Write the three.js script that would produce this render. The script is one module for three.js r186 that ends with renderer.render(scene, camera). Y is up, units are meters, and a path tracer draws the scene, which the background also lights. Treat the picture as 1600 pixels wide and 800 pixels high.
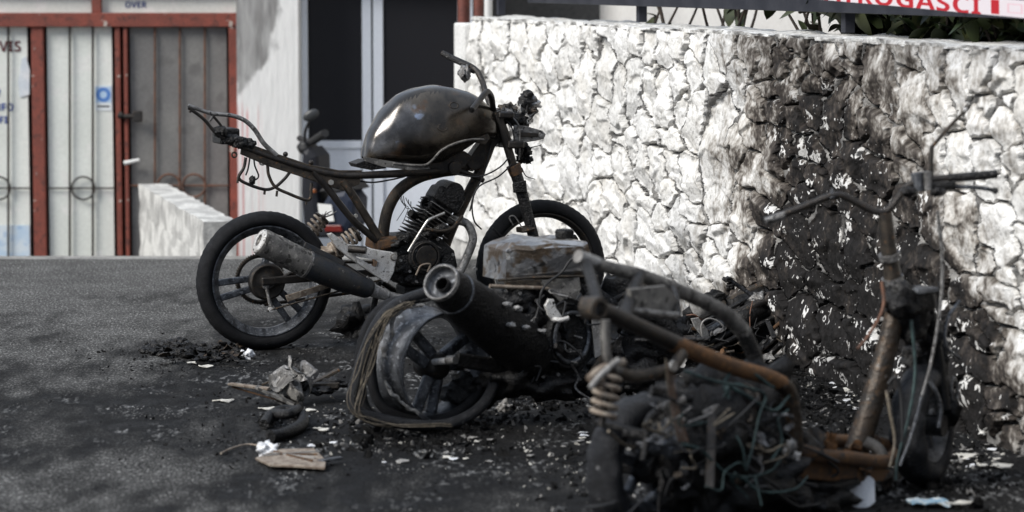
import * as THREE from 'three';
import { mergeGeometries, mergeVertices } from 'three/addons/utils/BufferGeometryUtils.js';
import { RoundedBoxGeometry } from 'three/addons/geometries/RoundedBoxGeometry.js';
import { createNoise2D, createNoise3D } from 'simplex-noise';

// ---------------------------------------------------------------- camera, sky, sun, exposure
const scene = new THREE.Scene();
const FOCAL = 4600, EYE = 1.65, PITCH = Math.atan(434 / FOCAL);          // focal length in photo pixels (1600 x 800)
const camera = new THREE.PerspectiveCamera(2 * Math.atan(400 / FOCAL) * 180 / Math.PI, 2, 0.5, 400);
camera.position.set(0, EYE, 0);
camera.rotation.x = -PITCH;
camera.focus = 12.9;
camera.userData.fStop = 2.9;
camera.updateMatrixWorld(true);

{ // bright, even cloud cover: a little brighter towards the zenith, faintly blue
  const W = 128, H = 64, d = new Float32Array(W * H * 4);
  for (let y = 0; y < H; y++) for (let x = 0; x < W; x++) {
    const el = Math.sin(((y + 0.5) / H - 0.5) * Math.PI), k = el > 0 ? (1 + 1.6 * el) / 2.6 : 0.38 * Math.max(0, 1 + 3 * el);
    const i = (y * W + x) * 4;
    d[i] = 0.60 * k; d[i + 1] = 0.69 * k; d[i + 2] = 0.84 * k; d[i + 3] = 1;
  }
  const sky = new THREE.DataTexture(d, W, H, THREE.RGBAFormat, THREE.FloatType);
  sky.mapping = THREE.EquirectangularReflectionMapping; sky.magFilter = THREE.LinearFilter; sky.minFilter = THREE.LinearFilter; sky.needsUpdate = true;
  scene.background = sky; scene.environment = sky;
}
const sun = new THREE.DirectionalLight(new THREE.Color(1.0, 0.965, 0.91), 3.5);
sun.position.set(-9.7, 9.5, -7.6); sun.target.position.set(0.3, 0, -13.5);
sun.castShadow = true; sun.shadow.radius = 55; sun.shadow.mapSize.set(2048, 2048);
Object.assign(sun.shadow.camera, { left: -14, right: 14, top: 14, bottom: -14, near: 0.5, far: 60 });
scene.add(sun, sun.target);
const renderer = new THREE.WebGLRenderer({ antialias: true });
renderer.toneMapping = THREE.LinearToneMapping;
renderer.toneMappingExposure = 1.18;
renderer.shadowMap.enabled = true;

// ---------------------------------------------------------------- helpers
function rng(seed) { let a = seed >>> 0; return () => { a = (a + 0x6d2b79f5) | 0; let t = Math.imul(a ^ (a >>> 15), 1 | a); t = (t + Math.imul(t ^ (t >>> 7), 61 | t)) ^ t; return ((t ^ (t >>> 14)) >>> 0) / 4294967296; }; }
const R = rng(20240);
const n2 = createNoise2D(rng(5)), n3 = createNoise3D(rng(6));
const clamp = (x, a = 0, b = 1) => Math.min(b, Math.max(a, x)), mix = (a, b, t) => a + (b - a) * t, sstep = (a, b, x) => { const t = clamp((x - a) / (b - a)); return t * t * (3 - 2 * t); };
const fbm = (x, y, o = 4) => { let s = 0, a = 0.5; for (let i = 0; i < o; i++) { s += a * n2(x, y); x = x * 2.03 + 11.7; y = y * 2.03 - 4.3; a *= 0.5; } return s; };
const V = (x, y, z) => new THREE.Vector3(x, y, z);
// a ray through a place of the photograph, met with the ground, an upright plane z = const, or any plane: true positions in metres
const rayDir = (px, py) => V((px - 800) / FOCAL, (400 - py) / FOCAL, -1).applyAxisAngle(V(1, 0, 0), -PITCH);
const onGround = (px, py, h = 0) => { const d = rayDir(px, py), t = (h - EYE) / d.y; return V(d.x * t, h, d.z * t); };
const onDepth = (px, py, depth) => { const d = rayDir(px, py), t = -depth / d.z; return V(d.x * t, EYE + d.y * t, -depth); };

const taken = {};
const numbered = (n) => { const k = (taken[n] = (taken[n] ?? -1) + 1); return k ? n + '_' + String(k).padStart(3, '0') : n; };
function tag(o, label, category, group) { o.userData.label = label; o.userData.category = category; if (group) o.userData.group = group; return o; }
function thing(name, label, category, pos = [0, 0, 0], turn = 0, group) {
  const g = new THREE.Group(); g.name = numbered(name); g.position.set(...pos); g.rotation.y = turn; scene.add(g); return tag(g, label, category, group);
}
function part(name, geo, mat, parent) {
  const m = new THREE.Mesh(geo, mat); m.castShadow = m.receiveShadow = true;
  m.name = parent === scene ? numbered(name) : name; parent.add(m); return m;
}
function structure(name, geo, mat) { const m = part(name, geo, mat, scene); m.userData.kind = 'structure'; return m; }
function sub(name, parent) { const g = new THREE.Group(); g.name = name; parent.add(g); return g; }
// uv in metres by the axis each face points along
function uvm(geo) {
  const g = geo.index ? geo.toNonIndexed() : geo; if (!g.attributes.normal) g.computeVertexNormals();
  const p = g.attributes.position, n = g.attributes.normal, uv = new Float32Array(p.count * 2);
  for (let i = 0; i < p.count; i += 3) {
    let ax = 0, ay = 0, az = 0;
    for (let k = 0; k < 3; k++) { ax += n.getX(i + k); ay += n.getY(i + k); az += n.getZ(i + k); }
    ax = Math.abs(ax); ay = Math.abs(ay); az = Math.abs(az);
    for (let k = 0; k < 3; k++) {
      const x = p.getX(i + k), y = p.getY(i + k), z = p.getZ(i + k), [a, b] = az >= ax && az >= ay ? [x, y] : ax >= ay ? [z, y] : [x, z];
      uv[(i + k) * 2] = a; uv[(i + k) * 2 + 1] = b;
    }
  }
  g.setAttribute('uv', new THREE.BufferAttribute(uv, 2));
  for (const k of Object.keys(g.attributes)) if (!['position', 'normal', 'uv'].includes(k)) g.deleteAttribute(k);
  return g;
}
const join = (list) => mergeGeometries(list.map(uvm));
function curveOf(pts, tight = 0.5) { return new THREE.CatmullRomCurve3(pts, false, 'catmullrom', tight); }
function tubeG(pts, r, seg = 0, rad = 9, tight = 0.5, r2 = r) {
  const v = pts.map((p) => (p.isVector3 ? p : V(...p)));
  const c = v.length === 2 ? new THREE.LineCurve3(v[0], v[1]) : curveOf(v, tight);
  const n = seg || (v.length === 2 ? (r2 === r ? 1 : 6) : v.length * 6);
  const g = new THREE.TubeGeometry(c, n, r, rad, false);
  if (r2 !== r) { // taper
    const p = g.attributes.position, q = V(0, 0, 0);
    for (let i = 0; i <= n; i++) { const ctr = c.getPointAt(i / n), k = mix(r, r2, i / n) / r; for (let j = 0; j <= rad; j++) { const id = i * (rad + 1) + j; q.fromBufferAttribute(p, id).sub(ctr).multiplyScalar(k).add(ctr); p.setXYZ(id, q.x, q.y, q.z); } }
  }
  return g;
}
function capsG(pts, r, r2 = r, rad = 9) { // the two end discs of a tube
  const v = pts.map((p) => (p.isVector3 ? p : V(...p))), out = [];
  for (const [a, b, rr] of [[v[0], v[1], r], [v[v.length - 1], v[v.length - 2], r2]]) {
    const g = new THREE.CircleGeometry(rr, rad); g.lookAt(a.clone().sub(b)); g.translate(a.x, a.y, a.z); out.push(g);
  }
  return out;
}
const rodG = (pts, r, r2 = r, rad = 9, tight = 0.5) => join([tubeG(pts, r, 0, rad, tight, r2), ...capsG(pts, r, r2, rad)]);
const boxG = (w, h, d, x = 0, y = 0, z = 0, b = 0) => { const g = b ? new RoundedBoxGeometry(w, h, d, 2, Math.min(b, w / 2.05, h / 2.05, d / 2.05)) : new THREE.BoxGeometry(w, h, d); g.translate(x, y, z); return g; };
// a solid between two points a -> b with a rectangular section
function barG(a, b, w, h, bev = 0) { const d = b.clone().sub(a), g = boxG(w, h, d.length(), 0, 0, 0, bev); g.lookAt(d); const m = a.clone().add(b).multiplyScalar(0.5); g.translate(m.x, m.y, m.z); return g; }
function cylG(a, b, r, r2 = r, seg = 20) { const d = b.clone().sub(a), g = new THREE.CylinderGeometry(r2, r, d.length(), seg, 1); g.applyQuaternion(new THREE.Quaternion().setFromUnitVectors(V(0, 1, 0), d.clone().normalize())); const m = a.clone().add(b).multiplyScalar(0.5); g.translate(m.x, m.y, m.z); return g; }
function latheAlong(profile, a, dir, seg = 28) { const g = new THREE.LatheGeometry(profile.map(([r, h]) => new THREE.Vector2(r, h)), seg); g.applyQuaternion(new THREE.Quaternion().setFromUnitVectors(V(0, 1, 0), dir.clone().normalize())); g.translate(a.x, a.y, a.z); return g; }
function extrudeG(pts, z0, z1, bev = 0.003, holes = []) {
  const s = new THREE.Shape(pts.map(([x, y]) => new THREE.Vector2(x, y))); for (const h of holes) s.holes.push(new THREE.Path(h.map(([x, y]) => new THREE.Vector2(x, y))));
  const g = new THREE.ExtrudeGeometry(s, { depth: Math.max(1e-4, z1 - z0 - 2 * bev), bevelEnabled: bev > 0, bevelThickness: bev, bevelSize: bev, bevelOffset: -bev, bevelSegments: 2, curveSegments: 6 });
  g.translate(0, 0, z0 + bev); return g;
}
function warp(g, amp, freq, seed = 0, squash = [1, 1, 1]) { // bend a shape out of true
  const p = g.attributes.position; for (let i = 0; i < p.count; i++) {
    const x = p.getX(i), y = p.getY(i), z = p.getZ(i);
    p.setXYZ(i, x + squash[0] * amp * n3(x * freq + seed, y * freq, z * freq), y + squash[1] * amp * n3(x * freq, y * freq + seed + 7, z * freq), z + squash[2] * amp * n3(x * freq, y * freq, z * freq + seed + 19));
  } g.computeVertexNormals(); return g;
}
function lumpG(rx, ry, rz, seed, rough = 0.35, detail = 3) {
  let g = new THREE.IcosahedronGeometry(1, detail); g.deleteAttribute('uv'); g.deleteAttribute('normal'); g = mergeVertices(g, 1e-4);
  const p = g.attributes.position;
  for (let i = 0; i < p.count; i++) {
    const x = p.getX(i), y = p.getY(i), z = p.getZ(i);
    const k = 1 + rough * (n3(x * 1.3 + seed, y * 1.3, z * 1.3 - seed) + 0.6 * Math.abs(n3(x * 3.1, y * 3.1 + seed, z * 3.1)) + 0.3 * n3(x * 7, y * 7, z * 7 + seed));
    p.setXYZ(i, x * k * rx, y * k * ry, z * k * rz);
  } g.computeVertexNormals(); return g;
}

// ---------------------------------------------------------------- computed textures
const enc = (l) => { l = clamp(l); return Math.round(255 * (l <= 0.0031308 ? 12.92 * l : 1.055 * Math.pow(l, 1 / 2.4) - 0.055)); };
function dataTex(W, H, fn, srgb = true, wrap = THREE.RepeatWrapping) {
  const d = new Uint8Array(W * H * 4);
  for (let y = 0; y < H; y++) for (let x = 0; x < W; x++) {
    const c = fn((x + 0.5) / W, (y + 0.5) / H), i = (y * W + x) * 4;
    if (srgb) { d[i] = enc(c[0]); d[i + 1] = enc(c[1]); d[i + 2] = enc(c[2]); } else { const v = Math.round(255 * clamp(c)); d[i] = d[i + 1] = d[i + 2] = v; }
    d[i + 3] = 255;
  }
  const t = new THREE.DataTexture(d, W, H); t.wrapS = t.wrapT = wrap; t.magFilter = THREE.LinearFilter; t.minFilter = THREE.LinearFilter; if (srgb) t.colorSpace = THREE.SRGBColorSpace; t.needsUpdate = true; return t;
}
// noise that tiles: gradients on a wrapped lattice
const GR = (() => { const r = rng(77), a = new Float32Array(512 * 2); for (let i = 0; i < 512; i++) { const t = r() * 6.2832; a[2 * i] = Math.cos(t); a[2 * i + 1] = Math.sin(t); } return a; })();
function pn(x, y, per, s = 0) {
  const ix = Math.floor(x), iy = Math.floor(y), fx = x - ix, fy = y - iy, u = fx * fx * fx * (fx * (fx * 6 - 15) + 10), v = fy * fy * fy * (fy * (fy * 6 - 15) + 10);
  const g = (a, b) => { const i = ((((a % per) + per) % per) * 131 + (((b % per) + per) % per) * 57 + s * 37) & 511; return GR[2 * i] * (x - a) + GR[2 * i + 1] * (y - b); };
  return 1.5 * mix(mix(g(ix, iy), g(ix + 1, iy), u), mix(g(ix, iy + 1), g(ix + 1, iy + 1), u), v);
}
const pf = (u, v, per, s, o = 4) => { let a = 0.5, t = 0; for (let i = 0; i < o; i++) { t += a * pn(u * per, v * per, per, s + i); per *= 2; a *= 0.5; } return t; };
const tex = { // shared relief
  grain: dataTex(512, 512, (u, v) => 0.5 + 0.5 * pf(u, v, 32, 3, 3) + 0.25 * pn(u * 128, v * 128, 128, 9), false),
  pits: dataTex(512, 512, (u, v) => 0.5 + 0.6 * pf(u, v, 12, 21, 5), false),
};
const withRepeat = (t, k, l = k) => { const c = t.clone(); c.repeat.set(k, l); c.needsUpdate = true; return c; };
const lerp3 = (a, b, t) => [mix(a[0], b[0], t), mix(a[1], b[1], t), mix(a[2], b[2], t)];
// a burnt or weathered surface: patches of the colours given, with hard-edged flakes and fine speckle
function patina(cols, { per = 6, seed = 1, hard = 0.12, flake = null, flakeAt = 0.35, speck = 0.25, size = 512, streak = 1 } = {}) {
  return dataTex(size, size, (u, v) => {
    const a = 0.5 + 0.9 * pf(u, v * streak, per, seed, 5), b = 0.5 + 0.9 * pf(u, v, per * 3, seed + 7, 4);
    let c = lerp3(cols[0], cols[1], sstep(0.5 - hard * 2, 0.5 + hard * 2, a));
    if (cols[2]) c = lerp3(c, cols[2], sstep(0.62, 0.62 + hard * 2, b));
    if (flake) c = lerp3(c, flake, sstep(flakeAt, flakeAt + 0.05, pf(u, v, per * 2, seed + 31, 5)));
    const s = 1 + speck * pf(u, v, 64, seed + 3, 2) * 2; return [c[0] * s, c[1] * s, c[2] * s];
  });
}
function surf(map, k, rough, metal, bump = 0, bumpTex = tex.grain, bumpK = 4, extra = {}) {
  const m = new THREE.MeshPhysicalMaterial({ map: withRepeat(map, k), roughness: rough, metalness: metal, side: THREE.DoubleSide, ...extra });
  if (bump) { m.bumpMap = withRepeat(bumpTex, bumpK); m.bumpScale = bump; } return m;
}
// ---------------------------------------------------------------- the ground
const asphaltBump = withRepeat(tex.grain, 2.6);
const BX0 = -4, BX1 = 4, BZ0 = -17.3, BZ1 = -6.3;                             // the part of the road in view
{
  // places on the road (photo pixels) darkened: soot and extinguishing water by the wrecks, a plain darker band lower left: [px, py, how black]
  const spots = [[60, 440, .0], [250, 420, .0], [120, 520, .2], [40, 600, .4], [150, 640, .6], [300, 640, .66], [60, 700, .55], [30, 770, .2], [230, 770, .36], [420, 760, .62], [330, 560, .55], [200, 560, .3], [300, 480, .22],
    [450, 540, .75], [560, 520, .8], [480, 600, .8], [560, 600, .82], [620, 700, .88], [700, 740, .72], [800, 700, .75], [860, 740, .6], [880, 620, .85], [1000, 560, .95], [1150, 560, .98], [1250, 540, .95], [1280, 640, .55], [1240, 600, .8], [1200, 700, .9],
    [1350, 680, .95], [1450, 740, .97], [1560, 760, .95], [1500, 700, .75], [1100, 780, .9], [980, 770, .85], [760, 790, .55], [600, 790, .6], [500, 440, .15], [620, 460, .45], [740, 480, .7], [560, 408, .05], [880, 450, .75], [1000, 470, .85]].map(([x, y, k]) => { const p = onGround(x, y); return [p.x, p.z, k]; });
  const soot = (x, z) => { let s = 0, w = 0; for (const p of spots) { const dx = x - p[0], dz = (z - p[1]) * 0.62, q = 1 / (dx * dx + dz * dz + 0.02) ** 2; s += q * p[2]; w += q; } return s / w; };
  const ws = new Float32Array(256 * 256); for (let j = 0; j < 256; j++) for (let i = 0; i < 256; i++) ws[j * 256 + i] = soot(mix(BX0, BX1, i / 255), mix(BZ1, BZ0, j / 255));
  const at = (u, v) => { const x = u * 255, y = v * 255, i = Math.min(254, x | 0), j = Math.min(254, y | 0), fx = x - i, fy = y - j; return mix(mix(ws[j * 256 + i], ws[j * 256 + i + 1], fx), mix(ws[j * 256 + 256 + i], ws[j * 256 + 257 + i], fx), fy); };
  const sootAt = (u, v) => {
    const x = mix(BX0, BX1, u), z = mix(BZ1, BZ0, v);
    return clamp(at(u, v) + 0.3 * fbm(x * 1.3, z * 0.7, 4) + 0.24 * fbm(x * 6, z * 1.8, 4));
  };
  const map = dataTex(2048, 1536, (u, v) => {
    const x = mix(BX0, BX1, u), z = mix(BZ1, BZ0, v), s = sootAt(u, v);
    const g = 0.5 + 0.5 * n2(x * 82, z * 24), g2 = n2(x * 150 + 9, z * 44), pale = sstep(0.3, 0.62, n2(x * 58, z * 17 + 40));
    let a = mix(0.035, 0.14, g) + 0.05 * g2 + 0.3 * pale * (0.5 + 0.5 * g2) + 0.03 * fbm(x * 2, z * 2, 3); a *= 1 + 0.16 * fbm(x * 0.7, z * 1.8 + 30, 3);
    let c = [a, a * 0.985, a * 0.955];
    const b = (0.005 + 0.008 * g + 0.0035 * g2); c = lerp3(c, [b, b * 0.98, b], sstep(0.1, 0.66, s));
    const ash = sstep(-0.05, 0.4, fbm(x * 2.4 + 5, z * 1.6, 3)) * sstep(0.02, 0.4, fbm(x * 26, z * 7, 5)) * sstep(0.5, 0.8, s); c = lerp3(c, [0.14 + 0.2 * g, 0.14 + 0.2 * g, 0.138 + 0.2 * g], ash * (0.35 + 0.6 * g));
    const dust = sstep(0.58, 0.68, n2(x * 70 + 100, z * 19)) * sstep(0.1, 0.4, fbm(x * 2.2 + 60, z * 2.2, 3)) * sstep(0.5, 0.8, s); c = lerp3(c, [0.5, 0.49, 0.47], dust * 0.7);
    return c;
  }, true, THREE.ClampToEdgeWrapping);
  const rough = dataTex(1024, 768, (u, v) => { const s = sootAt(u, v), x = mix(BX0, BX1, u), z = mix(BZ1, BZ0, v); return 0.9 - 0.4 * sstep(0.3, 0.8, s) * (0.62 + 0.38 * n2(x * 7, z * 5)) - 0.08 * n2(x * 60, z * 60); }, false, THREE.ClampToEdgeWrapping);
  const g = new THREE.PlaneGeometry(BX1 - BX0, BZ1 - BZ0, 160, 200); g.rotateX(-Math.PI / 2); g.translate((BX0 + BX1) / 2, 0, (BZ0 + BZ1) / 2);
  const p = g.attributes.position, uv = g.attributes.uv, uv1 = new Float32Array(p.count * 2);
  for (let i = 0; i < p.count; i++) { const x = p.getX(i), z = p.getZ(i); uv.setXY(i, (x - BX0) / (BX1 - BX0), (BZ1 - z) / (BZ1 - BZ0)); uv1[2 * i] = x; uv1[2 * i + 1] = z; const e = Math.min(1, (x - BX0) * 2, (BX1 - x) * 2, (BZ1 - z) * 2, (z - BZ0) * 2); p.setY(i, e * 0.006 * fbm(x * 1.1, z * 1.1, 3)); }
  g.setAttribute('uv1', new THREE.BufferAttribute(uv1, 2)); g.computeVertexNormals();
  const bump = withRepeat(tex.grain, 2.3); bump.channel = 1;
  structure('road', g, new THREE.MeshPhysicalMaterial({ map, roughnessMap: rough, roughness: 1, bumpMap: bump, bumpScale: 0.009, specularIntensity: 0.28 }));
  // the same asphalt outside the picture
  const plain = patina([[0.12, 0.118, 0.115], [0.17, 0.168, 0.16], [0.15, 0.148, 0.145]], { per: 8, seed: 61, speck: 0.5 });
  const quad = (x0, x1, z0, z1) => { const q = new THREE.PlaneGeometry(x1 - x0, z1 - z0); q.rotateX(-Math.PI / 2); q.translate((x0 + x1) / 2, 0, (z0 + z1) / 2); return q; };
  structure('road_surround', join([quad(-90, BX0, BZ0, 90), quad(BX1, 90, BZ0, 90), quad(BX0, BX1, BZ1, 90)]), surf(plain, 0.7, 0.92, 0, 0.004, tex.grain, 2.3));
  // the road ends in a step down to the yard in front of the houses
  structure('road_edge', uvm(boxG(180, 0.7, 0.24, 0, -0.354, BZ0 - 0.115)), surf(patina([[0.24, 0.235, 0.22], [0.34, 0.33, 0.31], [0.16, 0.155, 0.15]], { per: 6, seed: 8 }), 0.9, 0.9, 0, 0.005));
  const yard = new THREE.PlaneGeometry(180, 60); yard.rotateX(-Math.PI / 2); yard.translate(0, -0.62, -47.2); structure('yard', uvm(yard), surf(plain, 0.7, 0.92, 0));
}

// ---------------------------------------------------------------- the stone wall
const WL = onGround(775, 395), WR = onGround(1600, 715), WALLDIR = WR.clone().sub(WL).normalize();      // along its foot, from the far to the near end
const WALLH = 1.4, WALL0 = onGround(775, 395).addScaledVector(WALLDIR, -0.72);
const WALLN = V(WALLDIR.z, 0, -WALLDIR.x).multiplyScalar(-1);                                            // towards the road
if (WALLN.x > 0) WALLN.negate();
const wallUV = (px, py, off = 0.03) => { const d = rayDir(px, py), o = V(0, EYE, 0), p0 = WALL0.clone().addScaledVector(WALLN, off), t = p0.sub(o).dot(WALLN) / d.dot(WALLN), q = o.addScaledVector(d, t).sub(WALL0); return [q.dot(WALLDIR), q.y]; };
const wallTurn = Math.atan2(-WALLDIR.z, WALLDIR.x), WALLLEN = 9.6;
const stoneWall = thing('stone_wall', 'rough white-painted rubble stone wall with a black fire scorch at its middle', 'wall', WALL0.toArray(), wallTurn);
const KU = 0.42;                                                                                          // stones are longer than they are high
{
  // middle line of every stone, read off the photograph (pixels), and an extra size
  const S = [[733, 40, 733, 90], [722, 130, 724, 200], [752, 45, 750, 88], [770, 42, 772, 85], [800, 60, 808, 110], [765, 112, 790, 105], [828, 45, 832, 75], [820, 88, 838, 125], [858, 48, 862, 70], [872, 80, 868, 108], [848, 90, 852, 130], [893, 50, 890, 85], [912, 50, 914, 75], [938, 47, 948, 58], [908, 85, 908, 160], [935, 75, 936, 140], [872, 140, 885, 190], [845, 165, 852, 230], [925, 170, 930, 225], [885, 205, 890, 232],
    [760, 150, 765, 200], [790, 140, 800, 170], [820, 145, 825, 185], [740, 230, 745, 300], [775, 240, 790, 300], [820, 250, 825, 300], [790, 330, 800, 380], [730, 330, 745, 385], [850, 330, 860, 390], [890, 330, 900, 400],
    [985, 95, 975, 180], [960, 45, 965, 78], [982, 55, 985, 85], [1003, 50, 1005, 95], [1025, 55, 1030, 100], [1005, 110, 1000, 155], [1025, 122, 1028, 190], [1050, 55, 1055, 92], [1066, 88, 1075, 140], [1050, 108, 1050, 150], [1078, 55, 1085, 85], [1095, 78, 1105, 140], [1118, 60, 1125, 95], [1080, 145, 1062, 210], [1055, 155, 1052, 195], [1116, 160, 1106, 330, .022], [1142, 112, 1146, 152], [957, 130, 960, 200], [985, 190, 1010, 222], [962, 216, 965, 225],
    [852, 255, 855, 290], [878, 245, 884, 300], [904, 240, 910, 290], [925, 245, 938, 270], [957, 240, 965, 280], [938, 285, 955, 325], [920, 300, 930, 338], [990, 228, 998, 290], [1010, 230, 1020, 300], [976, 212, 982, 240], [985, 308, 1005, 322], [1036, 240, 1046, 285], [1058, 260, 1070, 305], [1031, 292, 1035, 312], [1030, 212, 1040, 230], [973, 345, 962, 400], [993, 340, 1008, 385], [1020, 330, 1022, 355], [1042, 325, 1055, 385], [1062, 322, 1075, 342], [1028, 370, 1038, 392], [1078, 360, 1085, 400], [1093, 392, 1100, 425], [1068, 398, 1075, 430], [1000, 408, 1025, 430], [1042, 408, 1055, 440], [1107, 362, 1124, 385], [935, 345, 945, 378], [1080, 445, 1095, 455], [1115, 420, 1120, 460], [1000, 455, 1040, 462], [950, 430, 970, 442], [900, 430, 915, 440],
    [1158, 82, 1170, 100], [1190, 80, 1180, 115], [1202, 88, 1210, 115], [1210, 70, 1218, 82], [1225, 68, 1245, 78], [1231, 98, 1238, 125], [1258, 85, 1270, 110], [1278, 75, 1295, 110], [1186, 132, 1195, 150], [1213, 128, 1220, 155], [1246, 132, 1268, 132], [1278, 120, 1285, 140], [1156, 152, 1170, 175], [1196, 167, 1210, 182], [1221, 178, 1238, 205], [1251, 152, 1262, 185], [1300, 132, 1286, 220, .01], [1320, 165, 1314, 205], [1160, 197, 1178, 225], [1130, 210, 1140, 238], [1195, 215, 1198, 255], [1216, 215, 1220, 250], [1238, 220, 1260, 245], [1229, 258, 1235, 276], [1306, 78, 1322, 84], [1312, 98, 1328, 112],
    [1348, 88, 1370, 160, .012], [1400, 75, 1410, 98], [1411, 120, 1425, 205, .012], [1440, 80, 1450, 130], [1461, 152, 1475, 190], [1492, 80, 1486, 168, .01], [1518, 85, 1520, 140], [1570, 82, 1546, 155, .008], [1548, 172, 1565, 225], [1588, 115, 1592, 190, .012], [1510, 168, 1515, 205], [1355, 185, 1362, 240], [1336, 182, 1342, 200], [1396, 227, 1425, 245], [1441, 222, 1445, 260], [1486, 227, 1490, 265], [1522, 227, 1535, 265], [1582, 240, 1562, 275], [1316, 237, 1325, 265], [1350, 262, 1375, 276], [1402, 266, 1406, 280], [1598, 228, 1602, 258],
    [1167, 262, 1195, 298, .01], [1177, 322, 1200, 345], [1142, 320, 1150, 362], [1226, 347, 1240, 390], [1245, 302, 1250, 320], [1261, 272, 1285, 305], [1301, 262, 1303, 310], [1272, 342, 1295, 420, .012], [1181, 382, 1190, 430], [1212, 402, 1225, 440], [1132, 392, 1146, 425], [1265, 452, 1310, 460], [1326, 372, 1330, 430],
    [1401, 302, 1410, 340], [1431, 312, 1445, 365], [1490, 342, 1481, 415, .012], [1543, 342, 1556, 420, .018], [1537, 448, 1560, 475], [1586, 292, 1596, 330], [1594, 372, 1598, 420], [1592, 442, 1597, 495], [1431, 412, 1455, 428], [1491, 440, 1500, 468], [1346, 332, 1355, 375], [1400, 380, 1405, 440], [1346, 432, 1355, 480], [1421, 467, 1440, 495],
    [1562, 535, 1590, 592, .016], [1543, 492, 1572, 500], [1496, 507, 1520, 530], [1496, 558, 1520, 575], [1492, 612, 1520, 652, .01], [1552, 627, 1570, 650], [1592, 645, 1597, 700], [1558, 672, 1570, 690], [1422, 542, 1440, 550], [1441, 602, 1450, 640], [1382, 562, 1390, 600], [1332, 522, 1345, 560], [1287, 502, 1300, 540], [1242, 482, 1250, 510], [1302, 582, 1330, 600], [1380, 500, 1392, 530], [1470, 575, 1476, 600], [1180, 470, 1200, 480], [1140, 470, 1150, 485], [1385, 640, 1400, 655], [1455, 665, 1475, 680]]
    .map(([a, b, c, d, w = 0]) => { const p = wallUV(a, b), q = wallUV(c, d); return [p[0] * KU, p[1], q[0] * KU, q[1], w]; });
  { const r = rng(91); for (let u = 8.25; u < WALLLEN + 0.2; u += 0.46) for (let v = 0.13; v < 1.4; v += 0.27) S.push([(u + 0.3 * (r() - .5)) * KU, v + 0.1 * (r() - .5), (u + 0.2 * r()) * KU, v + 0.1 * (r() - .5), 0]); } // beyond the picture's edge
  const du = 0.0105, dv = 0.0052, NU = Math.round(WALLLEN / du), NV = Math.round(WALLH / dv), N = (NU + 1) * (NV + 1);
  const id1 = new Int16Array(N), e1 = new Float32Array(N), id2 = new Int16Array(N);
  const box = S.map(() => [1e9, -1, 1e9, -1]);
  for (let j = 0; j <= NV; j++) for (let i = 0; i <= NU; i++) {
    const u = i * du, v = j * dv, x = u * KU + 0.010 * n2(u * 3.1, v * 7) + 0.006 * n2(u * 9, v * 21), y = v + 0.016 * n2(u * 3.1 + 50, v * 7) + 0.008 * n2(u * 9 + 9, v * 21);
    let a = 9, b = 9, ka = 0, kb = 0;
    for (let k = 0; k < S.length; k++) {
      const s = S[k], bx = s[2] - s[0], by = s[3] - s[1], ax = x - s[0], ay = y - s[1]; if (ax > 0.5 || ax < -0.5) continue;
      const t = clamp((ax * bx + ay * by) / (bx * bx + by * by + 1e-9)), dx = ax - bx * t, dy = ay - by * t, d = Math.sqrt(dx * dx + dy * dy) - s[4];
      if (d < a) { b = a; kb = ka; a = d; ka = k; } else if (d < b) { b = d; kb = k; }
    }
    const n = j * (NU + 1) + i; id1[n] = ka; id2[n] = kb; e1[n] = (b - a) / 2;
    const q = box[ka]; q[0] = Math.min(q[0], i); q[1] = Math.max(q[1], i); q[2] = Math.min(q[2], j); q[3] = Math.max(q[3], j);
  }
  // how deep each joint is: open bed joints, tighter upright ones
  const E = (i, j) => e1[clamp(j, 0, NV) * (NU + 1) + clamp(i, 0, NU)];
  const jointDepth = (i, j) => { let gu = 0, gv = 0; for (const o of [-3, 3]) { gu = Math.max(gu, Math.abs(E(i + o + 2, j) - E(i + o - 2, j)) / (4 * du * KU)); gv = Math.max(gv, Math.abs(E(i, j + o + 3) - E(i, j + o - 3)) / (6 * dv)); } const w = gv / (gu + gv + 1e-6); return 0.006 + 0.045 * sstep(0.4, 0.75, w) * (0.55 + 0.45 * n2(i * du * 2.2, j * dv * 5)); };
  // broken faces: the stone splits along small tilted planes
  const FC = 0.115, facet = (() => { const cell = (a, b) => { const r = rng((a * 7919 + b * 104729 + 13) | 0); return [a + r(), b + r(), r() - .5, r() - .5, r() - .5]; }, memo = {}; return (x, y) => { const fx = x / FC, fy = y / FC, ix = Math.floor(fx), iy = Math.floor(fy); let sum = 0, ws = 0; for (let a = -1; a <= 1; a++) for (let b = -1; b <= 1; b++) { const c = memo[(ix + a) * 4096 + iy + b] ??= cell(ix + a, iy + b), d = Math.abs(fx - c[0]) + Math.abs(fy - c[1]) + 0.35 * Math.hypot(fx - c[0], fy - c[1]); const w = Math.exp(-13 * d); sum += w * (c[2] * 0.012 + (fx - c[0]) * FC * c[3] * 0.26 + (fy - c[1]) * FC * c[4] * 0.5); ws += w; } return sum / ws; }; })();
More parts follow.
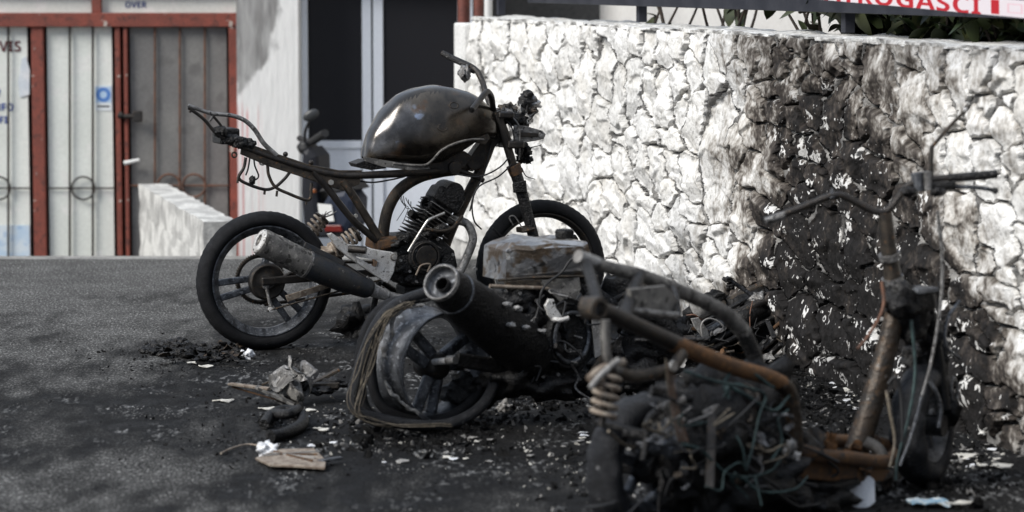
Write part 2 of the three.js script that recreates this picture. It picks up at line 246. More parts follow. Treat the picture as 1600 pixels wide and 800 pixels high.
  // colour of the face: limewash over limestone, brown heat stain, soot, and pale spalls where the fire split the face
  const ctl = [[1300, 430, 1], [1250, 350, .92], [1230, 450, .97], [1350, 480, .97], [1450, 560, 1], [1480, 620, 1], [1400, 400, .9], [1300, 550, 1], [1200, 400, .85], [1190, 330, .8], [1175, 280, .38], [1280, 200, .84], [1255, 160, .8], [1225, 145, .6], [1200, 90, .62], [1160, 80, .5], [1230, 225, .8], [1340, 250, .8], [1310, 320, .85], [1420, 320, .72], [1445, 430, .85], [1150, 250, .5], [1120, 170, .25], [1110, 300, .28], [1100, 130, .08], [1050, 300, .04], [1000, 400, .02], [1120, 410, .12], [1155, 370, .35], [1165, 440, .7], [1150, 475, .75], [900, 200, 0], [900, 350, .02], [760, 100, 0], [780, 300, 0], [1000, 150, .02], [1040, 200, .03], [1500, 180, .3], [1450, 130, .36], [1550, 130, .27], [1590, 160, .2], [1380, 120, .5], [1365, 155, .62], [1420, 170, .4], [1410, 240, .54], [1500, 240, .16], [1560, 200, .27], [1520, 300, .2], [1560, 380, .2], [1500, 390, .38], [1480, 480, .78], [1540, 460, .42], [1520, 520, .88], [1570, 560, .48], [1590, 590, .46], [1590, 680, .55], [1560, 640, .8], [1500, 640, 1], [1420, 650, 1], [1320, 120, .6], [1310, 75, .4], [1590, 330, .2], [1597, 450, .2], [1585, 500, .28], [1240, 90, .55], [1080, 90, .14], [1135, 90, .35], [1480, 340, .45]]
    .map(([a, b, k]) => { const q = wallUV(a, b); return [q[0] * KU, q[1], k]; });
  const GU = 320, GV = 120, gs = new Float32Array(GU * GV);
  for (let j = 0; j < GV; j++) for (let i = 0; i < GU; i++) { const x = (i / (GU - 1)) * WALLLEN * KU, y = (j / (GV - 1)) * 1.5; let s = 0, w = 0; for (const p of ctl) { const q = 1 / ((x - p[0]) ** 2 + (y - p[1]) ** 2 + 0.0006) ** 2; s += q * p[2]; w += q; } gs[j * GU + i] = s / w; }
  const sAt = (u, v) => { const x = u * (GU - 1), y = v * (GV - 1), i = Math.min(GU - 2, x | 0), j = Math.min(GV - 2, y | 0), fx = x - i, fy = y - j; return mix(mix(gs[j * GU + i], gs[j * GU + i + 1], fx), mix(gs[(j + 1) * GU + i], gs[(j + 1) * GU + i + 1], fx), fy); };
  const map = dataTex(2048, 1024, (tu, tv) => {
    const u = tu * WALLLEN, v = tv * 1.5, x = u * 0.9, s0 = sAt(tu, tv);
    const g = fbm(x * 5, v * 5, 5), f = fbm(x * 19 + 7, v * 17, 4), fine = n2(x * 110, v * 120), fib = n2(x * 60 + 3 * g, v * 40);
    let c = lerp3([0.82, 0.815, 0.80], [0.64, 0.635, 0.615], sstep(0.06, 0.34, f * 0.75 + g * 0.35));          // paint worn to grey stone
    c = lerp3(c, [0.68, 0.65, 0.59], 0.35 * sstep(0.1, 0.4, fbm(x * 2.5 + 33, v * 3, 4)));
    c = lerp3(c, [0.4, 0.395, 0.38], 0.6 * sstep(0.3, 0.42, fbm(x * 13 + 3, v * 14, 4)));
    const s = s0 + 0.30 * g * (s0 > 0.06 ? 1 : s0 / 0.06) + 0.2 * f * sstep(0.05, 0.3, s0) + 0.06 * fib * sstep(0.1, 0.4, s0);
    const br = lerp3([0.3, 0.275, 0.245], [0.085, 0.072, 0.063], sstep(0.35, 0.7, s));
    c = lerp3(c, br, sstep(0.14, 0.58, s));
    c = lerp3(c, [0.009 + 0.012 * (0.5 + f), 0.0085 + 0.011 * (0.5 + f), 0.0085 + 0.011 * (0.5 + f)], sstep(0.5, 0.9, s));
    // spalls: sharp white scabs, stretched downwards
    const sp = fbm(x * 4.6 + 0.5 * fbm(x * 14, v * 14, 2), v * 4.6 + 77, 5) + 0.14 * fbm(x * 34, v * 30, 2), zone = sstep(0.5, 0.72, s0) * (1 - 0.35 * sstep(0.96, 1, s0));
    c = lerp3(c, [0.74, 0.735, 0.72], sstep(0.385, 0.405, sp * (0.55 + 0.45 * zone) + 0.16 * fbm(x * 1.7 + 8, v * 2, 2)) * zone);
    const dot = sstep(0.87, 0.9, n2(x * 24 + 20, v * 20)) * zone; c = lerp3(c, [0.66, 0.65, 0.63], dot);
    const k = 1 + 0.09 * fine + 0.1 * f; return [c[0] * k, c[1] * k, c[2] * k];
  }, true, THREE.ClampToEdgeWrapping);
  const bump = dataTex(2048, 512, (tu, tv) => { const u = tu * WALLLEN, v = tv * 1.5; return 0.62 + 0.45 * fbm(u * 14, v * 14, 5) + 0.1 * n2(u * 80, v * 90) - 0.18 * Math.pow(clamp(1 - Math.abs(fbm(u * 8 + 40, v * 9, 4)) * 2.4), 5); }, false, THREE.ClampToEdgeWrapping);
  const mat = new THREE.MeshPhysicalMaterial({ map, vertexColors: true, roughness: 0.88, bumpMap: bump, bumpScale: 0.007, specularIntensity: 0.35, side: THREE.DoubleSide });
  const r = rng(400);
  S.forEach((s, k) => {
    let [i0, i1, j0, j1] = box[k]; if (i1 < 0) return; i0 = Math.max(0, i0 - 2); i1 = Math.min(NU, i1 + 2); j0 = Math.max(0, j0 - 2); j1 = Math.min(NV, j1 + 2);
    const uc = (s[0] + s[2]) / 2, vc = (s[1] + s[3]) / 2, top = 0.002 + 0.014 * r() + (vc < 0.3 ? 0.01 * r() : 0), sx = 0.05 * (r() - 0.5), sy = 0.2 * (r() - 0.42);
    const planes = []; for (let q = 0; q < 6; q++) { const t = (q + r()) / 6 * 6.2832, m = 0.05 + 0.26 * r(); planes.push([Math.cos(t) * m * 0.4, Math.sin(t) * m * 1.2, 0.008 + 0.024 * r()]); }
    const tone = 0.8 + 0.2 * Math.sqrt(r()), warm = 0.03 * r(), near = new Int32Array((i1 - i0 + 1) * (j1 - j0 + 1)).fill(-1), pos = [], col = [], uv = [], idx = [];
    const edge = (i, j) => { const n = j * (NU + 1) + i; return id1[n] === k ? e1[n] : id2[n] === k ? -e1[n] : -1; };
    const vert = (i, j) => {
      const q = (j - j0) * (i1 - i0 + 1) + i - i0; if (near[q] >= 0) return near[q];
      const u = i * du, v = j * dv, e = edge(i, j), x = u * KU - uc, y = v - vc;
      let f = 1; for (const p of planes) f = Math.min(f, p[2] - p[0] * x - p[1] * y);
      const je = e - 0.0034, jd = jointDepth(i, j) + 0.006; const wx = u * 0.55 + 0.02 * n2(u * 4, v * 6), wy = v + 0.025 * n2(u * 4 + 70, v * 6); let z = je <= 0 ? -0.1 : -jd + (jd + top) * (1 - Math.exp(-je / 0.0014)) + Math.min(1, e / 0.012) * (facet(wx, wy) + Math.max(-0.035, f - 0.012) + sx * x + sy * y + 0.004 * fbm(u * 5 + k, v * 6, 5) - 0.005 * Math.pow(clamp(1 - Math.abs(fbm(u * 2.4 + 3 * k, v * 3.2, 3)) * 2), 6));
      near[q] = pos.length / 3; pos.push(u, v, z); uv.push((u - 0.8 * z) / WALLLEN, (v + 0.3 * z) / 1.5); col.push(tone, tone * (1 - warm * 0.4), tone * (1 - warm)); return near[q];
    };
    for (let j = j0; j < j1; j++) for (let i = i0; i < i1; i++) if (Math.max(edge(i, j), edge(i + 1, j), edge(i, j + 1), edge(i + 1, j + 1)) > 0) { const a = vert(i, j), b = vert(i + 1, j), c = vert(i + 1, j + 1), d = vert(i, j + 1); idx.push(a, b, c, a, c, d); }
    if (!idx.length) return;
    const g = new THREE.BufferGeometry(); g.setAttribute('position', new THREE.Float32BufferAttribute(pos, 3)); g.setAttribute('uv', new THREE.Float32BufferAttribute(uv, 2)); g.setAttribute('color', new THREE.Float32BufferAttribute(col, 3)); g.setIndex(idx); g.computeVertexNormals();
    part('stone', g, mat, stoneWall);
  });
  const mortar = surf(patina([[0.16, 0.155, 0.15], [0.3, 0.29, 0.275], [0.1, 0.098, 0.095]], { per: 6, seed: 14 }), 1, 0.95, 0, 0.006);
  { const pos = [], uv = [], idx = [], st = 2, nu = Math.floor(NU / st), nv = Math.floor(NV / st); for (let j = 0; j <= nv; j++) for (let i = 0; i <= nu; i++) { const u = i * st * du, v = j * st * dv; pos.push(u, v, -jointDepth(i * st, j * st) - 0.004 - 0.08 * sstep(0.006, 0.016, E(i * st, j * st)) + 0.006 * fbm(u * 14, v * 20, 3)); uv.push(u, v); if (i < nu && j < nv) { const a = j * (nu + 1) + i; idx.push(a, a + 1, a + nu + 2, a, a + nu + 2, a + nu + 1); } }
    const g = new THREE.BufferGeometry(); g.setAttribute('position', new THREE.Float32BufferAttribute(pos, 3)); g.setAttribute('uv', new THREE.Float32BufferAttribute(uv, 2)); g.setIndex(idx); g.computeVertexNormals(); part('mortar', g, mortar, stoneWall); }
  part('wall_core', uvm(boxG(WALLLEN, WALLH - 0.012, 0.2, WALLLEN / 2, (WALLH - 0.012) / 2, -0.255)), mortar, stoneWall);
  part('foundation', uvm(boxG(3.0, 0.62, 0.42, 0.8, -0.314, -0.2)), surf(patina([[0.6, 0.59, 0.57], [0.42, 0.415, 0.4], [0.3, 0.295, 0.285]], { per: 5, seed: 29 }), 1, 0.9, 0, 0.004), stoneWall);
  // cement skim along the top, lumpy and broken at its front edge
  const cg = new THREE.BoxGeometry(WALLLEN, 0.014, 0.35, 420, 2, 14), cp = cg.attributes.position;
  for (let i = 0; i < cp.count; i++) { const x = cp.getX(i) + WALLLEN / 2, y = cp.getY(i), z = cp.getZ(i); const k = y > 0 ? 1 : 0; cp.setXYZ(i, x, WALLH + 0.0 + y * (1 + 0.2 * n2(x * 3, 5)) + k * (0.009 * fbm(x * 4, z * 6, 3) + 0.012 * Math.max(0, n2(x * 1.4, z * 3 + 9))), z - 0.186 + (z > 0.1 ? 0.03 * fbm(x * 5 + 3, y * 20, 4) : 0)); }
  cg.computeVertexNormals();
  part('coping', uvm(cg), surf(patina([[0.74, 0.735, 0.71], [0.5, 0.49, 0.47], [0.32, 0.31, 0.3]], { per: 7, seed: 19, speck: 0.3 }), 0.9, 0.9, 0, 0.008, tex.pits, 3), stoneWall);
  // plastered end post, a little lower
  part('end_post', uvm(boxG(0.3, 1.37, 0.42, -0.152, 0.685, -0.18, 0.012)), surf(patina([[0.78, 0.775, 0.755], [0.68, 0.675, 0.655]], { per: 4, seed: 23 }), 0.8, 0.9, 0, 0.003), stoneWall);
}
// ---------------------------------------------------------------- the houses behind
const ZF = 21.5;                                                   // metres to the shop front
const F2 = (px, py, dz = 0) => onDepth(px, py, ZF - dz);
// an upright slab on the shop front between two photo corners, dz metres in front of it
function slab(x0, y0, x1, y1, dz, depth, bev = 0) { const a = F2(x0, y0, dz), b = F2(x1, y1, dz); return boxG(b.x - a.x, a.y - b.y, depth, (a.x + b.x) / 2, (a.y + b.y) / 2, a.z - depth / 2, bev); }
const M = {};
M.redPaint = surf(patina([[0.235, 0.056, 0.036], [0.18, 0.045, 0.03], [0.11, 0.032, 0.024]], { per: 5, seed: 31, flake: [0.42, 0.36, 0.32], flakeAt: 0.42 }), 1.1, 0.55, 0, 0.002);
M.frosted = surf(patina([[0.80, 0.82, 0.77], [0.72, 0.74, 0.69], [0.8, 0.8, 0.76]], { per: 3, seed: 33, speck: 0.06, streak: 1 }), 0.6, 0.35, 0);
M.greyBoard = surf(patina([[0.165, 0.16, 0.155], [0.205, 0.2, 0.19], [0.14, 0.135, 0.13]], { per: 3, seed: 35, speck: 0.12 }), 0.7, 0.5, 0);
M.iron = surf(patina([[0.03, 0.028, 0.027], [0.05, 0.04, 0.034]], { per: 6, seed: 37 }), 2, 0.6, 0.4);
M.rustyBar = surf(patina([[0.16, 0.075, 0.045], [0.09, 0.05, 0.036]], { per: 6, seed: 39 }), 2, 0.75, 0.1);
M.upvc = surf(patina([[0.75, 0.79, 0.86], [0.71, 0.75, 0.82]], { per: 2, seed: 41, speck: 0.04 }), 0.6, 0.35, 0);
M.darkGlass = new THREE.MeshPhysicalMaterial({ color: new THREE.Color(0.02, 0.02, 0.023), roughness: 0.25, specularIntensity: 0.35 });
M.whiteTrim = new THREE.MeshPhysicalMaterial({ color: new THREE.Color(0.72, 0.72, 0.7), roughness: 0.5 });
// plaster pillar: limewash with a grey patch at the upper left and runs of red paint
{
  const a = F2(375, 0), b = F2(470, 420), W = b.x - a.x, top = a.y;
  const map = dataTex(512, 1024, (u, v) => {
    const px = 375 + 95 * u, py = mix(430, -160, v);
    let c = [0.79, 0.785, 0.77]; const g = fbm(u * 3, v * 9, 4), k = 1 + 0.05 * g; c = c.map((x) => x * k);
    const edge = 443 - 0.0026 * (py - 10) * (py - 10) - 14 * sstep(60, 130, py) + 18 * fbm(u * 2 + 4, v * 7, 4), greyPatch = sstep(edge + 5, edge - 7, px) * sstep(146 + 24 * g, 122 + 24 * g, py);
    c = lerp3(c, [0.23, 0.225, 0.22], greyPatch * clamp(0.85 + 0.35 * fbm(u * 4, v * 5 + 9, 4)));
    const run = sstep(0.1, 0.5, n2(u * 13, v * 0.6 + 3)) * sstep(140, 190, py + 30 * g) * sstep(0.5, 0.25, u); c = lerp3(c, [0.62, 0.27, 0.27], 0.75 * run);
    return lerp3(c, [0.62, 0.3, 0.29], 0.5 * sstep(0.06, 0.0, u) * sstep(150, 170, py));
  }, true, THREE.ClampToEdgeWrapping);
  M.pillar = new THREE.MeshPhysicalMaterial({ map, roughness: 0.9, bumpMap: withRepeat(tex.pits, 1), bumpScale: 0.004 });
}
function letters(text, x, y, size, color, plane, parent, font = 'bold') {
  const c = document.createElement('canvas'); c.width = 64 * text.length + 32; c.height = 96; const g = c.getContext('2d');
  g.clearRect(0, 0, c.width, c.height); g.fillStyle = color; g.font = font + ' 84px sans-serif'; g.textAlign = 'center'; g.textBaseline = 'middle'; g.fillText(text, c.width / 2, 50);
  const t = new THREE.CanvasTexture(c); t.colorSpace = THREE.SRGBColorSpace; t.magFilter = THREE.LinearFilter;
  const p = plane(x, y), q = new THREE.PlaneGeometry(size * c.width / 84, size * c.height / 84); q.translate(p.x, p.y, p.z);
  return part('lettering', q, new THREE.MeshPhysicalMaterial({ map: t, alphaTest: 0.5, roughness: 0.6, side: THREE.DoubleSide }), parent);
}
const shop = thing('shop_building', 'shop front with red metal door frames, frosted panels and a plastered white pillar', 'building');
{
  const upper = F2(0, -420).y, foot = -0.615;
  const wallM = surf(patina([[0.66, 0.655, 0.63], [0.6, 0.59, 0.57]], { per: 3, seed: 43 }), 0.4, 0.9, 0, 0.004);
  const x0 = F2(-500, 0).x, xA = F2(-105, 0).x, xP0 = F2(375, 0).x, xP1 = F2(470, 0).x, xE = F2(740, 0).x, z = -ZF;
  part('wall', uvm(boxG(xA - x0, upper - foot, 0.4, (x0 + xA) / 2, (upper + foot) / 2, z - 0.1)), wallM, shop);
  const lint = F2(0, -28).y; part('wall', uvm(boxG(xE - xA, upper - lint, 0.4, (xA + xE) / 2, (upper + lint) / 2, z - 0.1)), wallM, shop);
  part('wall', uvm(boxG(5.2, upper - foot + 0.01, 0.3, xA + 2.4, (upper + foot) / 2, z - 0.75)), surf(patina([[0.05, 0.05, 0.05], [0.07, 0.07, 0.07]], { per: 2, seed: 3 }), 0.5, 0.9, 0), shop);   // dark rooms behind the doors
  const pg = new THREE.BoxGeometry(xP1 - xP0, upper - foot, 0.5); pg.translate((xP0 + xP1) / 2, (upper + foot) / 2, z + 0.05);
  { const p = pg.attributes.position, uv = pg.attributes.uv, yl = F2(0, 430).y, yh = F2(0, -160).y; for (let i = 0; i < p.count; i++) uv.setXY(i, clamp((p.getX(i) - xP0) / (xP1 - xP0)), (p.getY(i) - yl) / (yh - yl)); }
  part('pillar', pg, M.pillar, shop);
  const yb = 424;
  // frames
  for (const [a, b, c, d, e] of [[-105, 20, 376, 42, .09], [48, 42, 73, yb, .07], [-105, 42, -90, yb, .07], [179, 42, 192, yb, .07], [357, 42, 375, yb, .085], [143, -10, 158, 20, .07], [-105, -28, 376, -10, .08]]) part('door_frame', uvm(slab(a, b, c, d, e, 0.09, 0.006)), M.redPaint, shop);
  // upper lights
  for (const [a, c] of [[-90, 143], [158, 372]]) part('transom_light', uvm(slab(a, -10, c, 20, 0.02, 0.02)), M.frosted, shop);
  letters('OVER', 212, 7, 0.062, '#34477c', (x, y) => F2(x, y, 0.024), shop);
  // fixed panels: left and middle
  const panel = (xa, xb, bars, ring, name) => {
    const g = sub(name, shop); part('panel', uvm(slab(xa, 42, xb, yb, 0.025, 0.02)), M.frosted, g);
    for (const b of bars) { const p = F2(b, 42, 0.05), q = F2(b, yb, 0.05); part('bar', uvm(cylG(q, p, 0.0085, 0.0085, 8)), M.iron, g); }
    part('cross_bar', uvm(cylG(F2(xa, 294, 0.052), F2(xb, 294, 0.052), 0.006, 0.006, 8)), M.iron, g);
    for (const [rx, ry] of ring) { const t = new THREE.TorusGeometry(0.083, 0.007, 8, 32), p = F2(rx, ry, 0.06); t.translate(p.x, p.y, p.z); part('ring', uvm(t), M.iron, g); }
    return g;
  };
  const pl = panel(-90, 48, [-54, -20, 13], [[-2, 294]], 'side_panel'), pm = panel(73, 179, [109, 145], [[130, 294]], 'side_panel');
  letters('SERVIS', -4, 72, 0.108, '#5b2a2b', (x, y) => F2(x, y, 0.03), pl);
  letters('W', -6, 145, 0.07, '#2a4691', (x, y) => F2(x, y, 0.03), pl); letters('INFO', 2, 167, 0.075, '#2a4691', (x, y) => F2(x, y, 0.03), pl); letters('OFFI', -5, 187, 0.07, '#2a4691', (x, y) => F2(x, y, 0.03), pl);
  part('blue_film', uvm(slab(-90, 352, 47, yb, 0.03, 0.004)), surf(patina([[0.50, 0.63, 0.76], [0.66, 0.73, 0.78], [0.36, 0.5, 0.68]], { per: 5, seed: 47, speck: 0.05 }), 1.1, 0.4, 0), pl);
  part('torn_poster', uvm(extrudeG([[0, 0], [.07, .02], [.075, .2], [.05, .3], [.02, .28], [-.01, .12]].map(([x, y]) => { const p = F2(32, 152); return [p.x + x, p.y + y]; }), -ZF + 0.031, -ZF + 0.034, 0.0005)), surf(patina([[0.72, 0.74, 0.76], [0.6, 0.65, 0.7]], { per: 3, seed: 5 }), 2, 0.6, 0), pl);
  const st = part('sticker', uvm(slab(148, 133, 175, 173, 0.03, 0.004)), new THREE.MeshPhysicalMaterial({ color: new THREE.Color(0.74, 0.78, 0.8), roughness: 0.5 }), pm);
  const blue = new THREE.MeshPhysicalMaterial({ color: new THREE.Color(0.09, 0.22, 0.55), roughness: 0.5 });
  { const p = F2(161.5, 148, 0.031), a = new THREE.RingGeometry(0.026, 0.053, 32); a.translate(p.x, p.y, p.z + .001); const s = new THREE.PlaneGeometry(0.115, 0.115); s.translate(p.x, p.y, p.z); part('sticker_emblem', uvm(s), new THREE.MeshPhysicalMaterial({ color: new THREE.Color(0.45, 0.6, 0.78), roughness: 0.5 }), pm); part('sticker_emblem', uvm(a), blue, pm); const b = new THREE.PlaneGeometry(0.09, 0.012); b.translate(p.x, p.y - 0.085, p.z); part('sticker_emblem', uvm(b), M.iron, pm); }
  // the grey door with its rusty bars, bolt and lever
  const dr = sub('grey_door', shop); part('panel', uvm(slab(203, 42, 357, yb, 0.03, 0.03)), M.greyBoard, dr); part('stile', uvm(slab(192.5, 43, 203, yb, 0.075, 0.06, 0.005)), M.redPaint, dr);
  for (const b of [242, 281, 320]) part('bar', uvm(cylG(F2(b, yb, 0.05), F2(b, 43, 0.05), 0.008, 0.008, 8)), M.rustyBar, dr);
  part('cross_bar', uvm(cylG(F2(203, 290, 0.055), F2(357, 290, 0.055), 0.0075, 0.0075, 8)), M.rustyBar, dr);
  for (const rx of [264, 303]) { const t = new THREE.TorusGeometry(0.083, 0.008, 8, 32), p = F2(rx, 290, 0.062); t.translate(p.x, p.y, p.z); part('ring', uvm(t), M.rustyBar, dr); }
  part('bolt', join([cylG(F2(184, 181, 0.1), F2(208, 182, 0.1), 0.016, 0.016, 12), cylG(F2(186, 180, 0.1), F2(191, 180, 0.1), 0.026, 0.026, 12)]), M.iron, dr);
  part('padlock', uvm(slab(207, 173, 222, 191, 0.13, 0.04, 0.01)), M.iron, dr);
  part('lever_handle', join([cylG(F2(194, 255, 0.12), F2(218, 250, 0.12), 0.017, 0.012, 12), cylG(F2(197, 254, 0.06), F2(197, 254, 0.125), 0.012, 0.012, 10)]), M.whiteTrim, dr);
  // pale double door with dark panes
  const wd = sub('glazed_door', shop), dz = -0.02;
  for (const [a, b, c, d, e] of [[470.5, -28, 483, yb, .0], [565, -28, 581.5, yb, .0], [582.5, -28, 600, yb, .0], [715, -28, 739, yb, .0], [483, 220, 565, 232, -.002], [600, 205, 715, 217, -.002], [483, -28, 565, -18, -.002], [600, -28, 715, -18, -.002]]) part('stile', uvm(slab(a, b, c, d, dz + e, 0.07, 0.006)), M.upvc, wd);
  part('pane', uvm(slab(483, -18, 565, 220, dz - 0.02, 0.02)), M.darkGlass, wd); part('pane', uvm(slab(600, -18, 715, 205, dz - 0.02, 0.02)), M.darkGlass, wd);
  part('lower_panel', uvm(slab(483, 232, 565, yb, dz - 0.02, 0.02)), M.upvc, wd); part('lower_panel', uvm(slab(600, 217, 715, yb, dz - 0.02, 0.02)), M.upvc, wd);
}
// low concrete parapet beside the steps
{
  const n = onGround(318, 400), f = n.clone().addScaledVector(WALLDIR, -3.3), h = 0.205, w = 0.2, g = new THREE.BoxGeometry(3.3, h + 0.62, w, 60, 12, 6);
  const low = thing('concrete_parapet', 'low weathered concrete parapet stained grey in front of the red shop doors', 'wall', n.toArray(), wallTurn);
  const p = g.attributes.position; for (let i = 0; i < p.count; i++) { const x = p.getX(i), y = p.getY(i), z = p.getZ(i); p.setXYZ(i, x - 1.65 + 0.006 * n3(x * 3, y * 5, z * 5), y + (h - 0.62) / 2 + 0.008 * n3(x * 4, y * 4, z * 4 + 9), z - w / 2 + 0.008 * n3(x * 4 + 5, y * 6, z * 3)); }
  g.computeVertexNormals();
  const map = dataTex(1024, 512, (u, v) => { const x = u * 4, y = v * 2; let c = lerp3([0.6, 0.595, 0.57], [0.42, 0.415, 0.4], sstep(-0.2, 0.3, fbm(x * 2, y * 4, 5))); const st = sstep(0.02, 0.3, fbm(x * 3.5 + 20, y * 1.4, 4)); c = lerp3(c, [0.2, 0.197, 0.19], 0.5 * st); const k = 1 + 0.15 * n2(x * 50, y * 50); return c.map((q) => q * k); });
  part('parapet_body', uvm(g), surf(map, 0.25, 0.92, 0, 0.006, tex.pits, 2, {}), low); low.children[0].material.map.repeat.set(0.25, 0.5);
}
// ---------------------------------------------------------------- behind the stone wall: pipes, railing, garden, pale house
const toWall = (g) => { g.rotation.y = wallTurn; g.position.copy(WALL0); return g; };
M.rail = surf(patina([[0.022, 0.024, 0.032], [0.034, 0.036, 0.045]], { per: 4, seed: 53, speck: 0.1 }), 1, 0.6, 0, 0, null, 1, { specularIntensity: 0.3 });
{
  const fence = thing('railing', 'dark navy metal railing standing on top of the stone wall', 'fence', WALL0.toArray(), wallTurn);
  const uEnd = WALLLEN + 1;
  const lo = 1.505, u0 = wallUV(772, 12)[0];
  part('rail', uvm(boxG(uEnd - u0, 0.10, 0.05, (u0 + uEnd) / 2, lo + 0.05, -0.2, 0.004)), M.rail, fence);
  for (const px of [773, 991, 1311]) { const u = wallUV(px, 40, -0.2)[0]; part('post', uvm(boxG(0.055, 0.7, 0.045, u, 1.42 + 0.35, -0.24, 0.003)), M.rail, fence); }
  part('rail', uvm(boxG(uEnd - u0, 0.04, 0.04, (u0 + uEnd) / 2, 2.1, -0.2, 0.004)), M.rail, fence);
  const bed = boxG(WALLLEN + 4, 1.2, 1.38, WALLLEN / 2 + 2.3, 0.6, -1.06); bed.rotateY(wallTurn); bed.translate(WALL0.x, WALL0.y, WALL0.z);
  structure('garden_bed', uvm(bed), surf(patina([[0.09, 0.07, 0.05], [0.06, 0.045, 0.034]], { per: 5, seed: 57 }), 1, 0.95, 0, 0.01));
}
{
  const pipe = (px, w, mat, label, cat, depth) => { const a = onDepth(px, 10, depth), g = thing('upright_pipe', label, cat, [a.x, -0.62, -depth]); part('shaft', uvm(cylG(V(0, 0, 0), V(0, 3.4, 0), w, w, 14)), mat, g); part('collar', uvm(cylG(V(0, 1.62 + .62, 0), V(0, 1.66 + .62, 0), w * 1.25, w * 1.25, 14)), mat, g); };
  const rp = surf(patina([[0.17, 0.05, 0.034], [0.11, 0.036, 0.028]], { per: 4, seed: 59 }), 1, 0.6, 0);
  pipe(725, 0.043, rp, 'brown red upright pipe left of its twin above the wall end', 'pipe', 19.9); pipe(748, 0.033, rp, 'brown red upright pipe beside the white pipe at the wall end', 'pipe', 19.8);
  pipe(763, 0.027, M.whiteTrim, 'white upright pipe beside the railing at the wall end', 'pipe', 19.7);
}
{ // pale neighbouring house, parallel to the wall
  const h = thing('pale_house', 'pale cream rendered house wall behind the railing and shrubs', 'building', WALL0.toArray(), wallTurn);
  const ren = surf(patina([[0.50, 0.48, 0.43], [0.56, 0.535, 0.48]], { per: 3, seed: 63, speck: 0.06 }), 0.4, 0.9, 0, 0.003), wh = surf(patina([[0.72, 0.71, 0.69], [0.64, 0.63, 0.61]], { per: 3, seed: 65, speck: 0.06 }), 0.4, 0.9, 0, 0.003);
  part('wall', uvm(boxG(WALLLEN + 14, 2.4, 0.3, WALLLEN / 2 - 2, 2.71, -1.97)), ren, h); part('plinth', uvm(boxG(WALLLEN + 14, 2.14, 0.34, WALLLEN / 2 - 2, 0.435, -1.95)), wh, h);
}
{ // barrier tape along the railing
  const c = document.createElement('canvas'); c.width = 2048; c.height = 128; const g = c.getContext('2d'); g.fillStyle = '#d9d0d4'; g.fillRect(0, 0, 2048, 128); g.fillStyle = '#b3121f';
  g.font = 'bold 124px sans-serif'; g.textBaseline = 'middle'; let x = 30; for (const w of ['VATROGASCI', '|', '□', '|', 'STOP', '|', '□', '|']) { if (w === '|') { g.fillRect(x + 14, 10, 34, 108); x += 76; } else if (w === '□') { g.strokeStyle = '#d9b5bd'; g.lineWidth = 7; g.strokeRect(x + 8, 34, 52, 62); x += 82; } else { g.save(); g.translate(x, 66); g.scale(1, 1.42); g.fillText(w, 0, 3); g.restore(); x += g.measureText(w).width + 26; } }
  const used = x, t = new THREE.CanvasTexture(c); t.colorSpace = THREE.SRGBColorSpace; t.wrapS = THREE.RepeatWrapping; t.magFilter = THREE.LinearFilter;
  const pts = [[990, -64, 13.4], [1120, -34, 12.2], [1260, -15, 11.4], [1400, -3, 10.7], [1500, 6, 10.25], [1600, 14.5, 9.8], [1760, 29, 9.2]].map(([a, b, c]) => onDepth(a, b, c)), cv = curveOf(pts), n = 120, L = cv.getLength(), H = 0.058, pos = [], uv = [], idx = [];
  g.font = 'bold 118px sans-serif'; const uG = (30 + g.measureText('VATRO').width + g.measureText('G').width / 2) / 2048; let sG = 0; { const want = onDepth(1407, 1, 10.66); let best = 9; for (let i = 0; i <= 400; i++) { const p = cv.getPointAt(i / 400), d = Math.abs(p.x - want.x); if (d < best) { best = d; sG = i / 400 * L; } } }
  for (let i = 0; i <= n; i++) { const p = cv.getPointAt(i / n), b = 0.004 * Math.sin(i * 0.5); for (let k = 0; k < 2; k++) { pos.push(p.x, p.y + (k ? H / 2 : -H / 2), p.z + b + (k ? -0.006 : 0.006)); uv.push(((i / n) * L - sG) * 0.27 + uG, k); } if (i < n) { const q = 2 * i; idx.push(q, q + 2, q + 3, q, q + 3, q + 1); } }
  const geo = new THREE.BufferGeometry(); geo.setAttribute('position', new THREE.Float32BufferAttribute(pos, 3)); geo.setAttribute('uv', new THREE.Float32BufferAttribute(uv, 2)); geo.setIndex(idx); geo.computeVertexNormals();
  const tp = thing('barrier_tape', 'white plastic barrier tape with red lettering strung above the wall in front of the railing', 'tape');
  part('tape_strip', geo, new THREE.MeshPhysicalMaterial({ map: t, roughness: 0.45, side: THREE.DoubleSide }), tp);
}
